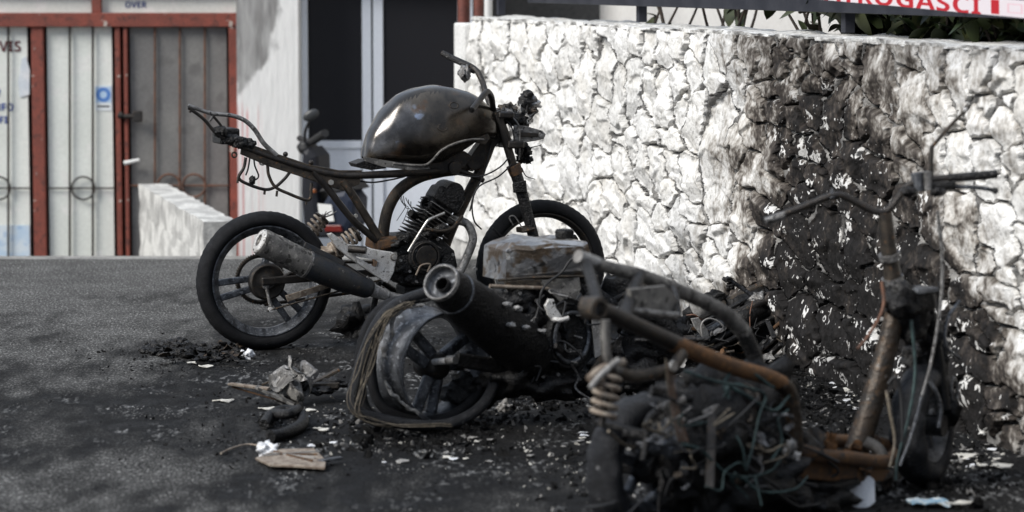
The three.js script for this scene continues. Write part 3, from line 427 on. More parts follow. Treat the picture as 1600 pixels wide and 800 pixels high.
{ // shrubs between railing and house
  const leafM = [[0.018, 0.03, 0.011], [0.03, 0.042, 0.015], [0.05, 0.058, 0.022]].map((c) => new THREE.MeshPhysicalMaterial({ color: new THREE.Color(...c), roughness: 0.45, side: THREE.DoubleSide })), barkM = surf(patina([[0.05, 0.038, 0.03], [0.03, 0.024, 0.02]], { per: 6, seed: 67 }), 3, 0.9, 0);
  const leafG = (() => { const s = new THREE.Shape(); s.moveTo(0, 0); s.bezierCurveTo(0.035, 0.02, 0.036, 0.075, 0, 0.13); s.bezierCurveTo(-0.036, 0.075, -0.035, 0.02, 0, 0); const g = new THREE.ShapeGeometry(s, 6), p = g.attributes.position; for (let i = 0; i < p.count; i++) p.setZ(i, -6 * p.getX(i) ** 2 * 3 + 0.9 * p.getY(i) ** 2); g.computeVertexNormals(); return g; })();
  const r = rng(808);
  const shrub = (px, out, dense, tall, label, stems) => {
    const [u] = wallUV(px, 60, -out), base = WALL0.clone().addScaledVector(WALLDIR, u).addScaledVector(WALLN, -out); base.y = 1.2;
    const s = thing('garden_shrub', label, 'shrub', base.toArray(), wallTurn, 'shrubs behind the railing'), sg = [], lv = [[], [], []];
    for (let i = 0; i < stems; i++) {
      const a = V(0.3 * (r() - .5), 0, 0.2 * (r() - .5)), b = V(a.x + 0.7 * (r() - .5), tall * (0.6 + 0.5 * r()), a.z + 0.5 * (r() - .5)), m = a.clone().lerp(b, 0.5).add(V(0.1 * (r() - .5), 0, 0.1 * (r() - .5)));
      sg.push(tubeG([a, m, b], 0.01, 6, 5, 0.5, 0.004)); const cv = curveOf([a, m, b]);
      for (let k = 0; k < dense; k++) { const p = cv.getPoint(0.02 + 0.98 * r()), g = leafG.clone(); const k2 = 0.75 + 0.7 * r(); g.scale(k2, k2, k2); g.applyQuaternion(new THREE.Quaternion().setFromEuler(new THREE.Euler(1.6 + 1.6 * (r() - .5) + (r() < .5 ? 0.8 : 0), r() * 6.28, 1.2 * (r() - .5), 'YXZ'))); g.translate(p.x + 0.16 * (r() - .5), p.y + 0.08 * (r() - .5), p.z + 0.16 * (r() - .5)); lv[(r() * 3) | 0].push(g); }
    }
    part('stem', join(sg), barkM, s); lv.forEach((l, i) => l.length && part('foliage', join(l), leafM[i], s));
  };
  shrub(1030, 0.55, 5, 0.75, 'sparse thin-stemmed shrub in front of the pale plinth', 5);
  shrub(1150, 0.7, 2, 0.8, 'nearly bare twiggy shrub leaning over the wall top', 9);
  shrub(1262, 0.6, 7, 0.8, 'leggy shrub with drooping leaves left of the railing post', 5);
  shrub(1360, 0.5, 46, 0.85, 'dense broad-leaved shrub just right of the railing post', 11);
  shrub(1450, 0.55, 50, 0.85, 'dense dark broad-leaved shrub under the barrier tape', 12);
  shrub(1535, 0.5, 50, 0.85, 'dense leafy shrub near the right edge behind the wall', 12);
  shrub(1625, 0.5, 46, 0.85, 'rightmost dense leafy shrub behind the wall', 12);
}
// ---------------------------------------------------------------- burnt materials
const B = {};
B.char = surf(patina([[0.008, 0.0078, 0.008], [0.018, 0.017, 0.017], [0.034, 0.032, 0.031]], { per: 8, seed: 101, flake: [0.12, 0.117, 0.115], flakeAt: 0.4 }), 3, 0.42, 0, 0.007, tex.pits, 9, { specularIntensity: 0.6 });
B.soot = surf(patina([[0.006, 0.0058, 0.0058], [0.012, 0.0115, 0.0115]], { per: 8, seed: 103 }), 3, 0.46, 0, 0.005, tex.pits, 8, { specularIntensity: 0.45 });
B.steel = surf(patina([[0.04, 0.034, 0.028], [0.075, 0.06, 0.046], [0.024, 0.022, 0.021]], { per: 7, seed: 105, flake: [0.15, 0.085, 0.045], flakeAt: 0.33 }), 3, 0.4, 0.55, 0.002, tex.grain, 8);
B.darkSteel = surf(patina([[0.026, 0.024, 0.023], [0.045, 0.04, 0.036], [0.06, 0.044, 0.03]], { per: 7, seed: 107 }), 3, 0.34, 0.6, 0.0015, tex.grain, 8);
B.rust = surf(patina([[0.12, 0.06, 0.025], [0.07, 0.042, 0.026], [0.2, 0.095, 0.03]], { per: 5, seed: 109, flake: [0.03, 0.026, 0.024], flakeAt: 0.3 }), 3, 0.78, 0.1, 0.003, tex.grain, 8);
B.oldSteel = surf(patina([[0.045, 0.031, 0.02], [0.026, 0.022, 0.018], [0.075, 0.046, 0.025]], { per: 5, seed: 110, flake: [0.13, 0.12, 0.11], flakeAt: 0.44 }), 3, 0.45, 0.4, 0.004, tex.pits, 5);
B.orange = surf(patina([[0.17, 0.078, 0.026], [0.1, 0.05, 0.022], [0.24, 0.11, 0.035]], { per: 5, seed: 111, flake: [0.05, 0.035, 0.025], flakeAt: 0.34 }), 3, 0.8, 0, 0.003, tex.grain, 8);
B.alu = surf(patina([[0.68, 0.67, 0.655], [0.52, 0.505, 0.485], [0.3, 0.285, 0.26]], { per: 6, seed: 113, flake: [0.04, 0.037, 0.034], flakeAt: 0.38 }), 4, 0.4, 0.35, 0.002, tex.grain, 8);
B.dullAlu = surf(patina([[0.24, 0.235, 0.23], [0.13, 0.125, 0.12], [0.38, 0.37, 0.36]], { per: 6, seed: 115, flake: [0.03, 0.028, 0.027], flakeAt: 0.28 }), 4, 0.38, 0.6, 0.002, tex.grain, 8);
B.ashGrey = surf(patina([[0.36, 0.35, 0.335], [0.24, 0.23, 0.22], [0.46, 0.45, 0.43]], { per: 6, seed: 117 }), 3, 0.85, 0.05, 0.003, tex.grain, 8);
B.tyre = surf(patina([[0.008, 0.0082, 0.0095], [0.013, 0.0132, 0.015]], { per: 8, seed: 119, flake: [0.04, 0.04, 0.042], flakeAt: 0.44 }), 3, 0.66, 0, 0.003, tex.grain, 7, { specularIntensity: 0.4 });
B.rubberWorn = surf(patina([[0.014, 0.0145, 0.017], [0.022, 0.023, 0.026], [0.035, 0.036, 0.04]], { per: 6, seed: 121, flake: [0.17, 0.17, 0.17], flakeAt: 0.42 }), 3, 0.4, 0, 0.004, tex.grain, 7, { specularIntensity: 0.55 });
B.rim = surf(patina([[0.13, 0.137, 0.15], [0.05, 0.052, 0.057], [0.24, 0.25, 0.27]], { per: 6, seed: 123, flake: [0.3, 0.3, 0.3], flakeAt: 0.43 }), 4, 0.33, 0.6, 0.0015, tex.grain, 8);
B.bright = surf(patina([[0.62, 0.61, 0.58], [0.45, 0.43, 0.4], [0.2, 0.18, 0.16]], { per: 6, seed: 125, flake: [0.06, 0.05, 0.04], flakeAt: 0.4 }), 5, 0.36, 0.7);
B.springy = surf(patina([[0.3, 0.25, 0.2], [0.17, 0.13, 0.1], [0.4, 0.36, 0.3]], { per: 6, seed: 127 }), 5, 0.7, 0.3);
B.sheet = surf(patina([[0.026, 0.03, 0.037], [0.042, 0.04, 0.038], [0.02, 0.022, 0.026]], { per: 5, seed: 129, flake: [0.09, 0.07, 0.05], flakeAt: 0.36 }), 3, 0.5, 0.35, 0.002, tex.grain, 8);
B.scorched = surf(patina([[0.2, 0.19, 0.175], [0.1, 0.095, 0.09], [0.3, 0.285, 0.26]], { per: 5, seed: 131, flake: [0.05, 0.046, 0.042], flakeAt: 0.22 }), 3, 0.55, 0.4, 0.002, tex.grain, 8);
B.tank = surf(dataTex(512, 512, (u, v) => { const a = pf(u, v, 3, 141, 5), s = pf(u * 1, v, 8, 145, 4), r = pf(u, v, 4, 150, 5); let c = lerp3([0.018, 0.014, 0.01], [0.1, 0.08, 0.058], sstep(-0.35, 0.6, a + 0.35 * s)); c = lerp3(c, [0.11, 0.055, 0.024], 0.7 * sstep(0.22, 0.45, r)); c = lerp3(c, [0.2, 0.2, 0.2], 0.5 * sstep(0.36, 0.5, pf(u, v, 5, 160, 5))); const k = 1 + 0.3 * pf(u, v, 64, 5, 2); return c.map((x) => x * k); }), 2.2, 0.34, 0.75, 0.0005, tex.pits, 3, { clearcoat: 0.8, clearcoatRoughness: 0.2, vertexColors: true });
B.tank.roughnessMap = withRepeat(dataTex(512, 512, (u, v) => 0.75 + 0.55 * pf(u, v, 5, 171, 5), false), 2.2);
B.heatTank = surf(dataTex(512, 512, (u, v) => { const a = pf(u, v, 3, 181, 5), r = pf(u, v, 5, 190, 5); let c = lerp3([0.24, 0.24, 0.245], [0.46, 0.455, 0.445], sstep(-0.2, 0.3, a)); c = lerp3(c, [0.14, 0.095, 0.055], 0.85 * sstep(0.0, 0.26, r)); c = lerp3(c, [0.03, 0.028, 0.026], 0.85 * sstep(0.22, 0.4, pf(u, v, 6, 200, 5))); c = lerp3(c, [0.5, 0.47, 0.43], 0.8 * sstep(0.38, 0.44, pf(u, v, 9, 207, 4))); return c; }), 2.6, 0.32, 0.75, 0.002, tex.pits, 5);
B.cable = new THREE.MeshPhysicalMaterial({ color: new THREE.Color(0.012, 0.012, 0.013), roughness: 0.6 });
B.teal = surf(patina([[0.014, 0.03, 0.03], [0.03, 0.06, 0.058], [0.012, 0.016, 0.017]], { per: 6, seed: 211 }), 6, 0.7, 0);
B.copper = surf(patina([[0.16, 0.075, 0.045], [0.1, 0.055, 0.038]], { per: 6, seed: 213 }), 6, 0.6, 0.3);
B.wire = surf(patina([[0.16, 0.135, 0.1], [0.09, 0.075, 0.06], [0.26, 0.22, 0.16]], { per: 6, seed: 215 }), 6, 0.65, 0.3);
B.flake = surf(patina([[0.62, 0.6, 0.55], [0.52, 0.5, 0.45], [0.7, 0.68, 0.64]], { per: 5, seed: 217 }), 4, 0.9, 0, 0.002);
B.white = surf(patina([[0.76, 0.77, 0.79], [0.68, 0.69, 0.72]], { per: 5, seed: 219 }), 4, 0.8, 0, 0.003);

// ---------------------------------------------------------------- a bike's own axes: x forward, y up, z towards the viewer
function bike(group) {
  group.updateMatrixWorld(true);
  const inv = group.matrixWorld.clone().invert(), o = V(0, EYE, 0).applyMatrix4(inv);
  const L = (px, py, z = 0) => { const d = rayDir(px, py).transformDirection(inv), t = (z - o.z) / d.z; return o.clone().addScaledVector(d, t); };   // the place in the bike's upright plane z that the photograph shows there
  const k = {
    L, group, xy: (px, py, z = 0) => { const p = L(px, py, z); return [p.x, p.y]; },
    rod: (name, pts, r, mat, parent = group, r2 = r, rad = 9, tight = 0.5) => part(name, rodG(pts.map((p) => L(...p)), r, r2, rad, tight), mat, parent),
    plate: (name, pts, z0, z1, mat, parent = group, bev = 0.003, holes = []) => { const zm = z1; return part(name, uvm(extrudeG(pts.map(([a, b]) => k.xy(a, b, zm)), z0, z1, bev, holes.map((h) => h.map(([a, b]) => k.xy(a, b, zm))))), mat, parent); },
    disc: (name, px, py, z0, z1, r, mat, parent = group, r2 = r) => { const p = L(px, py, z1); return part(name, uvm(latheAlong([[0.0001, 0], [r, 0], [r, (z1 - z0) * 0.85], [r2 * 0.94, z1 - z0], [0.0001, z1 - z0]], V(p.x, p.y, z0), V(0, 0, 1), 36)), mat, parent); },
    bolt: (px, py, z, r = 0.008, mat = B.bright, parent = group) => { const p = L(px, py, z), g = new THREE.CylinderGeometry(r, r, 0.012, 6); g.rotateX(Math.PI / 2); g.translate(p.x, p.y, z); return part('bolt', uvm(g), mat, parent); },
  };
  return k;
}
function tyreG(Ro, w, depth, lugs = 0) { // lathe about z
  const pr = []; for (let i = 0; i <= 16; i++) { const t = (i / 16) * 2 - 1; const a = t * Math.PI * 0.62; pr.push([Ro - depth * (1 - Math.cos(a * 0.9)) * 0.72, Math.sin(a) * w / 2]); } pr.push([Ro - depth, w * 0.36]); pr.unshift([Ro - depth, -w * 0.36]); pr.push([Ro - depth - 0.004, 0]); pr.push([Ro - depth, -w * 0.36]);
  const g = new THREE.LatheGeometry(pr.map(([a, b]) => new THREE.Vector2(a, b)), 120); g.rotateX(Math.PI / 2);
  if (lugs) { const p = g.attributes.position; for (let i = 0; i < p.count; i++) { const x = p.getX(i), y = p.getY(i), z = p.getZ(i), q = Math.hypot(x, y); if (q > Ro - depth * 0.5) { const a = Math.atan2(y, x), s = 1 - (lugs * (0.5 + 0.5 * Math.sign(Math.sin(a * 58 + Math.abs(z) * 60)))) / q + 0.004 * n3(x * 9, y * 9, z * 9); p.setXYZ(i, x * s, y * s, z); } } g.computeVertexNormals(); }
  return g;
}
function rimG(ro, w, well) { const h = w / 2, pr = [[ro - 0.004, -h], [ro + 0.004, -h], [ro + 0.004, -h + 0.006], [ro - 0.006, -h + 0.014], [ro - well, -h * 0.35], [ro - well, h * 0.35], [ro - 0.006, h - 0.014], [ro + 0.004, h - 0.006], [ro + 0.004, h], [ro - 0.004, h], [ro - 0.012, h - 0.012], [ro - well - 0.006, h * 0.3], [ro - well - 0.006, -h * 0.3], [ro - 0.012, -h + 0.012], [ro - 0.004, -h]]; const g = new THREE.LatheGeometry(pr.map(([a, b]) => new THREE.Vector2(a, b)), 96); g.rotateX(Math.PI / 2); return g; }
function springG(a, b, r, wire, turns, flat = 0) { const d = b.clone().sub(a), L = d.length(), q = new THREE.Quaternion().setFromUnitVectors(V(0, 1, 0), d.normalize()), pts = []; for (let i = 0; i <= turns * 12; i++) { const t = i / (turns * 12), an = t * turns * 6.2832; pts.push(V(Math.cos(an) * r, t * L, Math.sin(an) * r).applyQuaternion(q).add(a)); } return tubeG(pts, wire, turns * 16, 7); }

// ---------------------------------------------------------------- the standing burnt motorcycle
{
  const c0 = onGround(413, 545);
  const moto = thing('burnt_motorcycle', 'burnt-out motorcycle standing upright with scorched brown tank and bare tail frame', 'motorcycle', [c0.x, 0, c0.z], 20 * Math.PI / 180), k = bike(moto), { L, rod, plate, disc, bolt } = k;
  // wheels
  const wheel = (px, py, Ro, w, depth, spokeTurn, front) => {
    const c = L(px, py, 0), g = sub('wheel', moto); g.position.set(c.x, Ro - 0.004 + (front ? 0.012 : 0), 0);
    part('tyre', uvm(tyreG(Ro, w, depth, 0.002)), B.tyre, g); const ro = Ro - depth - 0.004, rim = part('rim', uvm(rimG(ro, w * 0.78, front ? 0.012 : 0.026)), front ? B.darkSteel : B.rim, g);
    for (let i = 0; i < 3; i++) for (const s of [-1, 1]) { const t = spokeTurn + i * 2.0944, q = t + s * 0.16, sp = barG(V(Math.cos(t + s * 0.42) * 0.052, Math.sin(t + s * 0.42) * 0.052, 0), V(Math.cos(q) * (ro - 0.026), Math.sin(q) * (ro - 0.026), 0), 0.024, 0.03, 0.007); part('spoke', uvm(sp), front ? B.darkSteel : B.rim, g); }
    part('hub', uvm(latheAlong([[0.001, -0.06], [0.05, -0.06], [0.055, -0.02], [0.055, 0.02], [0.05, 0.06], [0.001, 0.06]], V(0, 0, 0), V(0, 0, 1))), B.darkSteel, g);
    return g;
  };
  const rw = wheel(413, 437, 0.311, 0.105, 0.062, 3.32, false), fw = wheel(845, 412, 0.314, 0.09, 0.06, 0.5, true);
  part('brake_drum', uvm(latheAlong([[0.001, 0], [0.084, 0], [0.084, 0.02], [0.078, 0.034], [0.07, 0.036], [0.066, 0.032], [0.03, 0.032], [0.026, 0.044], [0.001, 0.044]], V(0, 0, 0.03), V(0, 0, 1), 40)), B.darkSteel, rw);
  part('sprocket', uvm((() => { const g = tyreG(0.118, 0.012, 0.02, 0.006); g.translate(0, 0, -0.075); return g; })()), B.steel, rw);
  // brake arm, rod, swingarm
  rod('brake_arm', [[416, 447, .085], [424, 484, .085]], 0.0085, B.dullAlu); disc('brake_cam', 416, 447, .07, .09, .015, B.dullAlu); disc('brake_cam', 424, 484, .078, .095, .012, B.alu);
  rod('brake_rod', [[418, 486, .09], [470, 471, .1], [600, 436, .12]], 0.0045, B.steel);
  rod('axle_arm', [[418, 452, .08], [452, 428, .08], [462, 430, .08]], 0.009, B.darkSteel);
  for (const z of [.085, -.085]) part('swingarm', uvm(barG(L(600, 425, z), L(408, 440, z), 0.026, 0.036, 0.008)), B.darkSteel, moto);
  plate('chain_guard', [[446, 462], [508, 443], [517, 449], [450, 472]], .092, .1, B.springy);
  rod('chain', [[600, 410, -.07], [500, 408, -.07], [413, 402, -.07]], 0.008, B.steel); rod('chain', [[600, 450, -.07], [500, 464, -.07], [413, 476, -.07]], 0.008, B.steel);
  // silencer
  {
    const a = L(405, 376, .2), b = L(478, 412, .185), c = L(578, 452, .165), d = L(604, 462, .15), dir = b.clone().sub(a).normalize(), s = sub('silencer', moto);
    part('silencer_can', uvm(latheAlong([[0.02, 0.012], [0.026, 0.001], [0.05, 0], [0.058, 0.006], [0.06, 0.02], [0.0605, a.distanceTo(b)], [0.055, a.distanceTo(b) + 0.02]], a, dir, 36)), B.scorched, s);
    part('end_cap', uvm(latheAlong([[0.026, 0.03], [0.027, -0.003], [0.032, -0.006], [0.05, -0.004], [0.056, 0.003], [0.058, 0.012]], a, dir, 32)), B.alu, s); part('tail_pipe', uvm(latheAlong([[0.001, 0.04], [0.0255, 0.04], [0.0255, 0.0]], a, dir, 24)), B.soot, s);
    const d2 = c.clone().sub(b), L2 = d2.length();
    part('heat_shield', uvm(latheAlong([[0.055, 0], [0.0635, 0.002], [0.064, 0.02], [0.06, L2 * 0.6], [0.046, L2 * 0.96], [0.04, L2], [0.03, L2 + 0.01]], b, d2, 36)), B.sheet, s);
    part('rear_pipe', uvm(cylG(c, d, 0.032, 0.024, 20)), B.ashGrey, s); part('clamp_band', uvm(cylG(b.clone().addScaledVector(d2, -0.015), b.clone().addScaledVector(d2, 0.02), 0.0655, 0.0655, 32)), B.dullAlu, s);
    for (const [x, y] of [[489, 413], [552, 445], [536, 424], [575, 433]]) bolt(x, y, .245 - (x - 489) * 0.0004, 0.006, B.dullAlu, s);
    plate('heat_plate', [[478, 378], [540, 409], [536, 416], [474, 386]], .2, .206, B.sheet, s); plate('heat_plate', [[530, 405], [572, 432], [566, 440], [524, 413]], .195, .2, B.darkSteel, s);
  }
  rod('exhaust_pipe', [[600, 460, .15], [645, 468, .15], [690, 456, .14], [716, 428, .12], [731, 398, .1], [739, 372, .085], [730, 350, .07], [712, 344, .05], [694, 340, .03]], 0.0195, B.dullAlu, moto, 0.0195, 14);
  // foot rest hanger, cast and pale
  plate('footrest_hanger', [[512, 366], [519, 364], [543, 381], [600, 392], [613, 394], [620, 397], [620, 404], [616, 425], [607, 443], [600, 440], [545, 403], [527, 388]], .125, .15, B.alu, moto, 0.005, [[[553, 400], [588, 404], [594, 410], [592, 420], [585, 419]]]);
  rod('foot_peg', [[545, 389, .16], [572, 391, .2]], 0.017, B.darkSteel); bolt(616, 402, .155, 0.012); disc('pivot_cap', 616, 402, .148, .156, .017, B.scorched);
  // rear shocks: springs bared by the fire
  { const sp = (a, b, z, n) => { const g = sub('shock_absorber', moto), p = L(...a, z), q = L(...b, z); part('spring', uvm(springG(p, q, 0.034, 0.0065, n)), B.springy, g); part('damper', uvm(cylG(p.clone().lerp(q, -0.25), q.clone().lerp(p, -0.15), 0.013, 0.013, 12)), B.dullAlu, g); part('spring_seat', uvm(cylG(q, q.clone().lerp(p, -0.06), 0.04, 0.036, 18)), B.steel, g); };
    sp([520, 392], [556, 366], .1, 6); sp([478, 372], [503, 341], -.12, 5); }
  for (let i = 0; i < 5; i++) rod('molten_drip', [[503, 341, -.12], [506 + 3 * i, 337 - (i % 3) * 2, -.12], [510 + 4 * i, 330 + 5 * (i % 2), -.12]], 0.004, B.ashGrey, moto, 0.002, 6);
  // chain area clutter behind the hanger
  part('melted_housing', uvm((() => { const g = lumpG(0.055, 0.035, 0.05, 3.3, 0.5), p = L(522, 392, .07); g.translate(p.x, p.y, .07); return g; })()), B.springy, moto);
  // frame
  rod('backbone_tube', [[778, 196, 0], [752, 238, 0], [722, 262, 0], [690, 268, 0], [655, 277, 0], [624, 297, 0], [607, 325, 0], [600, 355, 0], [598, 388, 0]], 0.0265, B.steel, moto, 0.0265, 14);
  rod('down_tube', [[776, 200, 0], [752, 262, 0], [727, 312, 0], [700, 372, 0], [690, 410, 0]], 0.024, B.steel, moto, 0.024, 12);
  plate('head_gusset', [[770, 190], [784, 215], [752, 262], [738, 268], [728, 255], [752, 222]], -.035, .035, B.darkSteel);
  rod('head_tube', [[771, 172, 0], [790, 226, 0]], 0.034, B.steel, moto, 0.034, 16);
  for (const z of [.1, -.1]) {
    const f = z > 0;
    rod('seat_rail', [[692, 266, z * .5], [640, 270, z * .85], [590, 273, z], [535, 274, z], [486, 265, z], [430, 248, z], [380, 230, z], [352, 220, z]], 0.019, B.darkSteel, moto, 0.013);
    plate('rail_web', [[566, 266], [562, 288], [536, 298], [512, 291], [470, 276], [420, 260], [376, 241], [380, 221], [430, 239], [480, 256], [530, 266]], z - .008, z + .008, f ? B.steel : B.darkSteel);
    rod('frame_strut', [[534, 282, z], [553, 308, z], [592, 372, z * .8]], 0.019, B.steel); rod('frame_strut', [[488, 268, z], [510, 292, z], [548, 340, z], [588, 376, z * .8]], 0.016, B.darkSteel);
    rod('tail_loop', [[432, 243, z], [412, 224, z], [398, 203, z], [382, 188, z], [360, 180, z], [330, 177, z], [294, 165, z]], 0.0115, f ? B.dullAlu : B.darkSteel, moto, 0.0085);
    rod('tail_brace', [[294, 168, z], [318, 186, z], [337, 208, z], [350, 216, z]], 0.0075, B.darkSteel); rod('tail_brace', [[330, 178, z], [345, 196, z], [352, 212, z]], 0.006, B.darkSteel); rod('tail_hook', [[294, 165, z], [298, 170, z], [296, 176, z]], 0.006, B.darkSteel); rod('tail_hook', [[333, 178, z], [331, 184, z], [327, 189, z]], 0.006, B.dullAlu);
  }
  rod('seat_cross_tube', [[352, 219, -.1], [352, 219, .1]], 0.012, B.darkSteel); rod('seat_cross_tube', [[540, 278, -.1], [540, 278, .1]], 0.016, B.steel);
  part('tail_bracket', join([boxG(0.09, 0.07, 0.15, ...L(353, 212, 0).toArray(), 0.01), boxG(0.05, 0.05, 0.05, ...L(372, 222, .1).toArray(), 0.01)]), B.char, moto);
  for (const [x, y] of [[362, 218], [378, 224], [391, 226], [345, 205]]) part('charred_fitting', uvm((() => { const g = lumpG(0.026, 0.022, 0.03, x * 0.13, 0.5, 2), p = L(x, y, .09); g.translate(p.x, p.y, p.z); return g; })()), B.char, moto);
  { const g = new THREE.TorusGeometry(0.011, 0.004, 8, 18), p = L(366, 242, .1); g.translate(p.x, p.y, p.z); part('loop_eye', uvm(g), B.steel, moto); const g2 = new THREE.TorusGeometry(0.013, 0.004, 8, 18), p2 = L(410, 253, .1); g2.translate(p2.x, p2.y, p2.z); part('loop_eye', uvm(g2), B.ashGrey, moto); }
  for (const [x, y] of [[446, 241], [486, 254]]) part('frame_stud', uvm((() => { const g = new THREE.SphereGeometry(0.012, 12, 8), p = L(x, y, .1); g.translate(p.x, p.y, p.z); return g; })()), B.darkSteel, moto);
  rod('rear_hanger', [[384, 246, .1], [381, 262, .1], [373, 278, .1], [388, 288, .1], [414, 296, .1], [430, 292, .1], [444, 280, .1], [453, 269, .1]], 0.0072, B.darkSteel); rod('rear_hanger', [[418, 258, .1], [420, 274, .1], [430, 292, .1], [452, 303, .1], [476, 312, .1], [485, 310, .1], [486, 297, .1], [487, 286, .1]], 0.0072, B.steel);
  for (const [x, y] of [[372, 283], [414, 301], [433, 304], [479, 317]]) rod('hanger_peg', [[x, y - 6, .1], [x - 1, y + 3, .1]], 0.0055, B.steel);
  bolt(517, 285, .112, 0.013, B.bright); bolt(556, 337, .112, 0.009, B.bright);
  part('pivot_casting', join([warp(boxG(0.1, 0.05, 0.2, ...L(596, 378, 0).toArray(), 0.012), 0.01, 14, 4), warp(boxG(0.055, 0.12, 0.18, ...L(598, 402, 0).toArray(), 0.012), 0.008, 14, 8)]), B.rust, moto);
  // under-tank plate and wiring
  plate('seat_mount', [[556, 256], [572, 250], [600, 254], [604, 263], [580, 266], [560, 262]], -.06, .06, B.char);
  rod('side_tube', [[700, 262, .06], [722, 268, .06], [742, 276, .06], [755, 282, .05]], 0.012, B.darkSteel);
  plate('tank_mount', [[660, 258], [690, 246], [726, 236], [738, 244], [726, 262], [690, 272], [664, 268]], -.05, .07, B.darkSteel);
  disc('horn', 712, 262, .06, .09, .03, B.darkSteel);
  // tank: sections from tail to nose [px, top py, bottom py, half width]
  {
    const sec = [[567, 244, 250, .02], [569, 229, 252, .05], [574, 212, 254, .072], [584, 192, 256, .092], [600, 170, 257, .11], [622, 149, 258, .127], [648, 138, 259, .139], [676, 133, 258, .146], [702, 136, 247, .15], [724, 142, 232, .15], [742, 151, 222, .143], [756, 163, 219, .128], [766, 178, 219, .104], [771, 196, 217, .07], [772, 206, 214, .03]];
    const nU = sec.length, nV = 40, pos = [], idx = [], zc = 0.12;
    const fine = 56, cu = (i, c) => { const x = (i / fine) * (nU - 1), a = Math.min(nU - 2, Math.floor(x)), t = x - a, p0 = sec[Math.max(0, a - 1)][c], p1 = sec[a][c], p2 = sec[a + 1][c], p3 = sec[Math.min(nU - 1, a + 2)][c]; return 0.5 * (2 * p1 + (p2 - p0) * t + (2 * p0 - 5 * p1 + 4 * p2 - p3) * t * t + (3 * p1 - p0 - 3 * p2 + p3) * t * t * t); };
    for (let i = 0; i <= fine; i++) {
      const px = cu(i, 0), tp = L(px, cu(i, 1), 0), bt = L(px, cu(i, 2), zc), hw = cu(i, 3), H = (tp.y - bt.y), x = tp.x;
      for (let j = 0; j <= nV; j++) { const a = -Math.PI * 0.5 + (j / nV) * Math.PI * 2, s = Math.sin(a), c = Math.cos(a); const z = Math.sign(c) * Math.pow(Math.abs(c), 0.62) * hw * (s > 0 ? 1 - 0.12 * s * s : 1 - 0.1 * s * s), y = s >= 0 ? bt.y + H * (0.36 + 0.64 * Math.pow(s, 0.86)) : bt.y + H * 0.36 * (1 - Math.pow(-s, 0.7)); pos.push(x, y, z); }
    }
    for (let i = 0; i < fine; i++) for (let j = 0; j < nV; j++) { const a = i * (nV + 1) + j, b = a + nV + 1; idx.push(a, b, b + 1, a, b + 1, a + 1); }
    const g = new THREE.BufferGeometry(); g.setAttribute('position', new THREE.Float32BufferAttribute(pos, 3)); g.setIndex(idx); const gw = warp(mergeVertices(g, 1e-5), 0.0035, 9, 2); gw.computeVertexNormals();
    const gt = uvm(gw), tp = gt.attributes.position, tc = new Float32Array(tp.count * 3), pa = L(641, 186, .13), pb = L(604, 226, .13);     // bluish sky reflection painted into the colour, with heat-blued metal, on the flank
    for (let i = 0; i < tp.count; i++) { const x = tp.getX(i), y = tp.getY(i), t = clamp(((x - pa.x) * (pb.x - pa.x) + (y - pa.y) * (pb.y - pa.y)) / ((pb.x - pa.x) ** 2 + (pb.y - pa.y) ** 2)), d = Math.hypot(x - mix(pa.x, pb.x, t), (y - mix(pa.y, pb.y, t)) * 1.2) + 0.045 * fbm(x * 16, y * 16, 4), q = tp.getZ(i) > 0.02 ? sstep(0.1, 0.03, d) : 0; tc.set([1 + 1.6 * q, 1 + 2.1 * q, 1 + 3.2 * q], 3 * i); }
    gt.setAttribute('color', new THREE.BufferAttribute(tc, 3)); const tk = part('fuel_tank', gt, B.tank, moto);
    part('tank_flange', join([rodG([[568, 247, .07], [600, 254, .115], [640, 258, .125], [664, 258, .13], [676, 250, .135], [690, 235, .145], [712, 224, .15], [736, 218, .145], [756, 218, .135]].map((p) => L(...p)), 0.006, 0.006, 8)]), B.scorched, tk);
    part('tank_flange', uvm(extrudeG([[569, 245], [640, 257], [668, 256], [672, 264], [640, 266], [600, 261], [570, 252]].map(([a, b]) => k.xy(a, b, .125)), .121, .126, 0.0012)), B.scorched, tk);
    part('tank_flange', uvm(extrudeG([[744, 214], [762, 209], [766, 216], [758, 226], [744, 223]].map(([a, b]) => k.xy(a, b, .13)), .12, .134, 0.003)), B.steel, tk); { const p = L(755, 217, .138), q = new THREE.CylinderGeometry(0.007, 0.007, 0.006, 14); q.rotateX(Math.PI / 2); q.translate(p.x, p.y, .135); part('tank_lug', uvm(q), B.soot, tk); }
    for (const [x, y, rr] of [[711, 165, .016], [691, 199, .017]]) { const gq = new THREE.TorusGeometry(rr, 0.0025, 6, 24), p = L(x, y, .142); gq.scale(1.25, 0.9, 1); gq.rotateX(-0.35); gq.translate(p.x, p.y, p.z - (y < 180 ? 0.014 : -0.004)); part('tank_dimple', uvm(gq), B.steel, tk); }
    part('filler_cap', uvm(latheAlong([[0.034, 0], [0.034, 0.01], [0.026, 0.014], [0.001, 0.014]], V(L(700, 140, 0).x, L(700, 138, 0).y - 0.012, 0), V(0.25, 1, 0))), B.darkSteel, tk);
  }
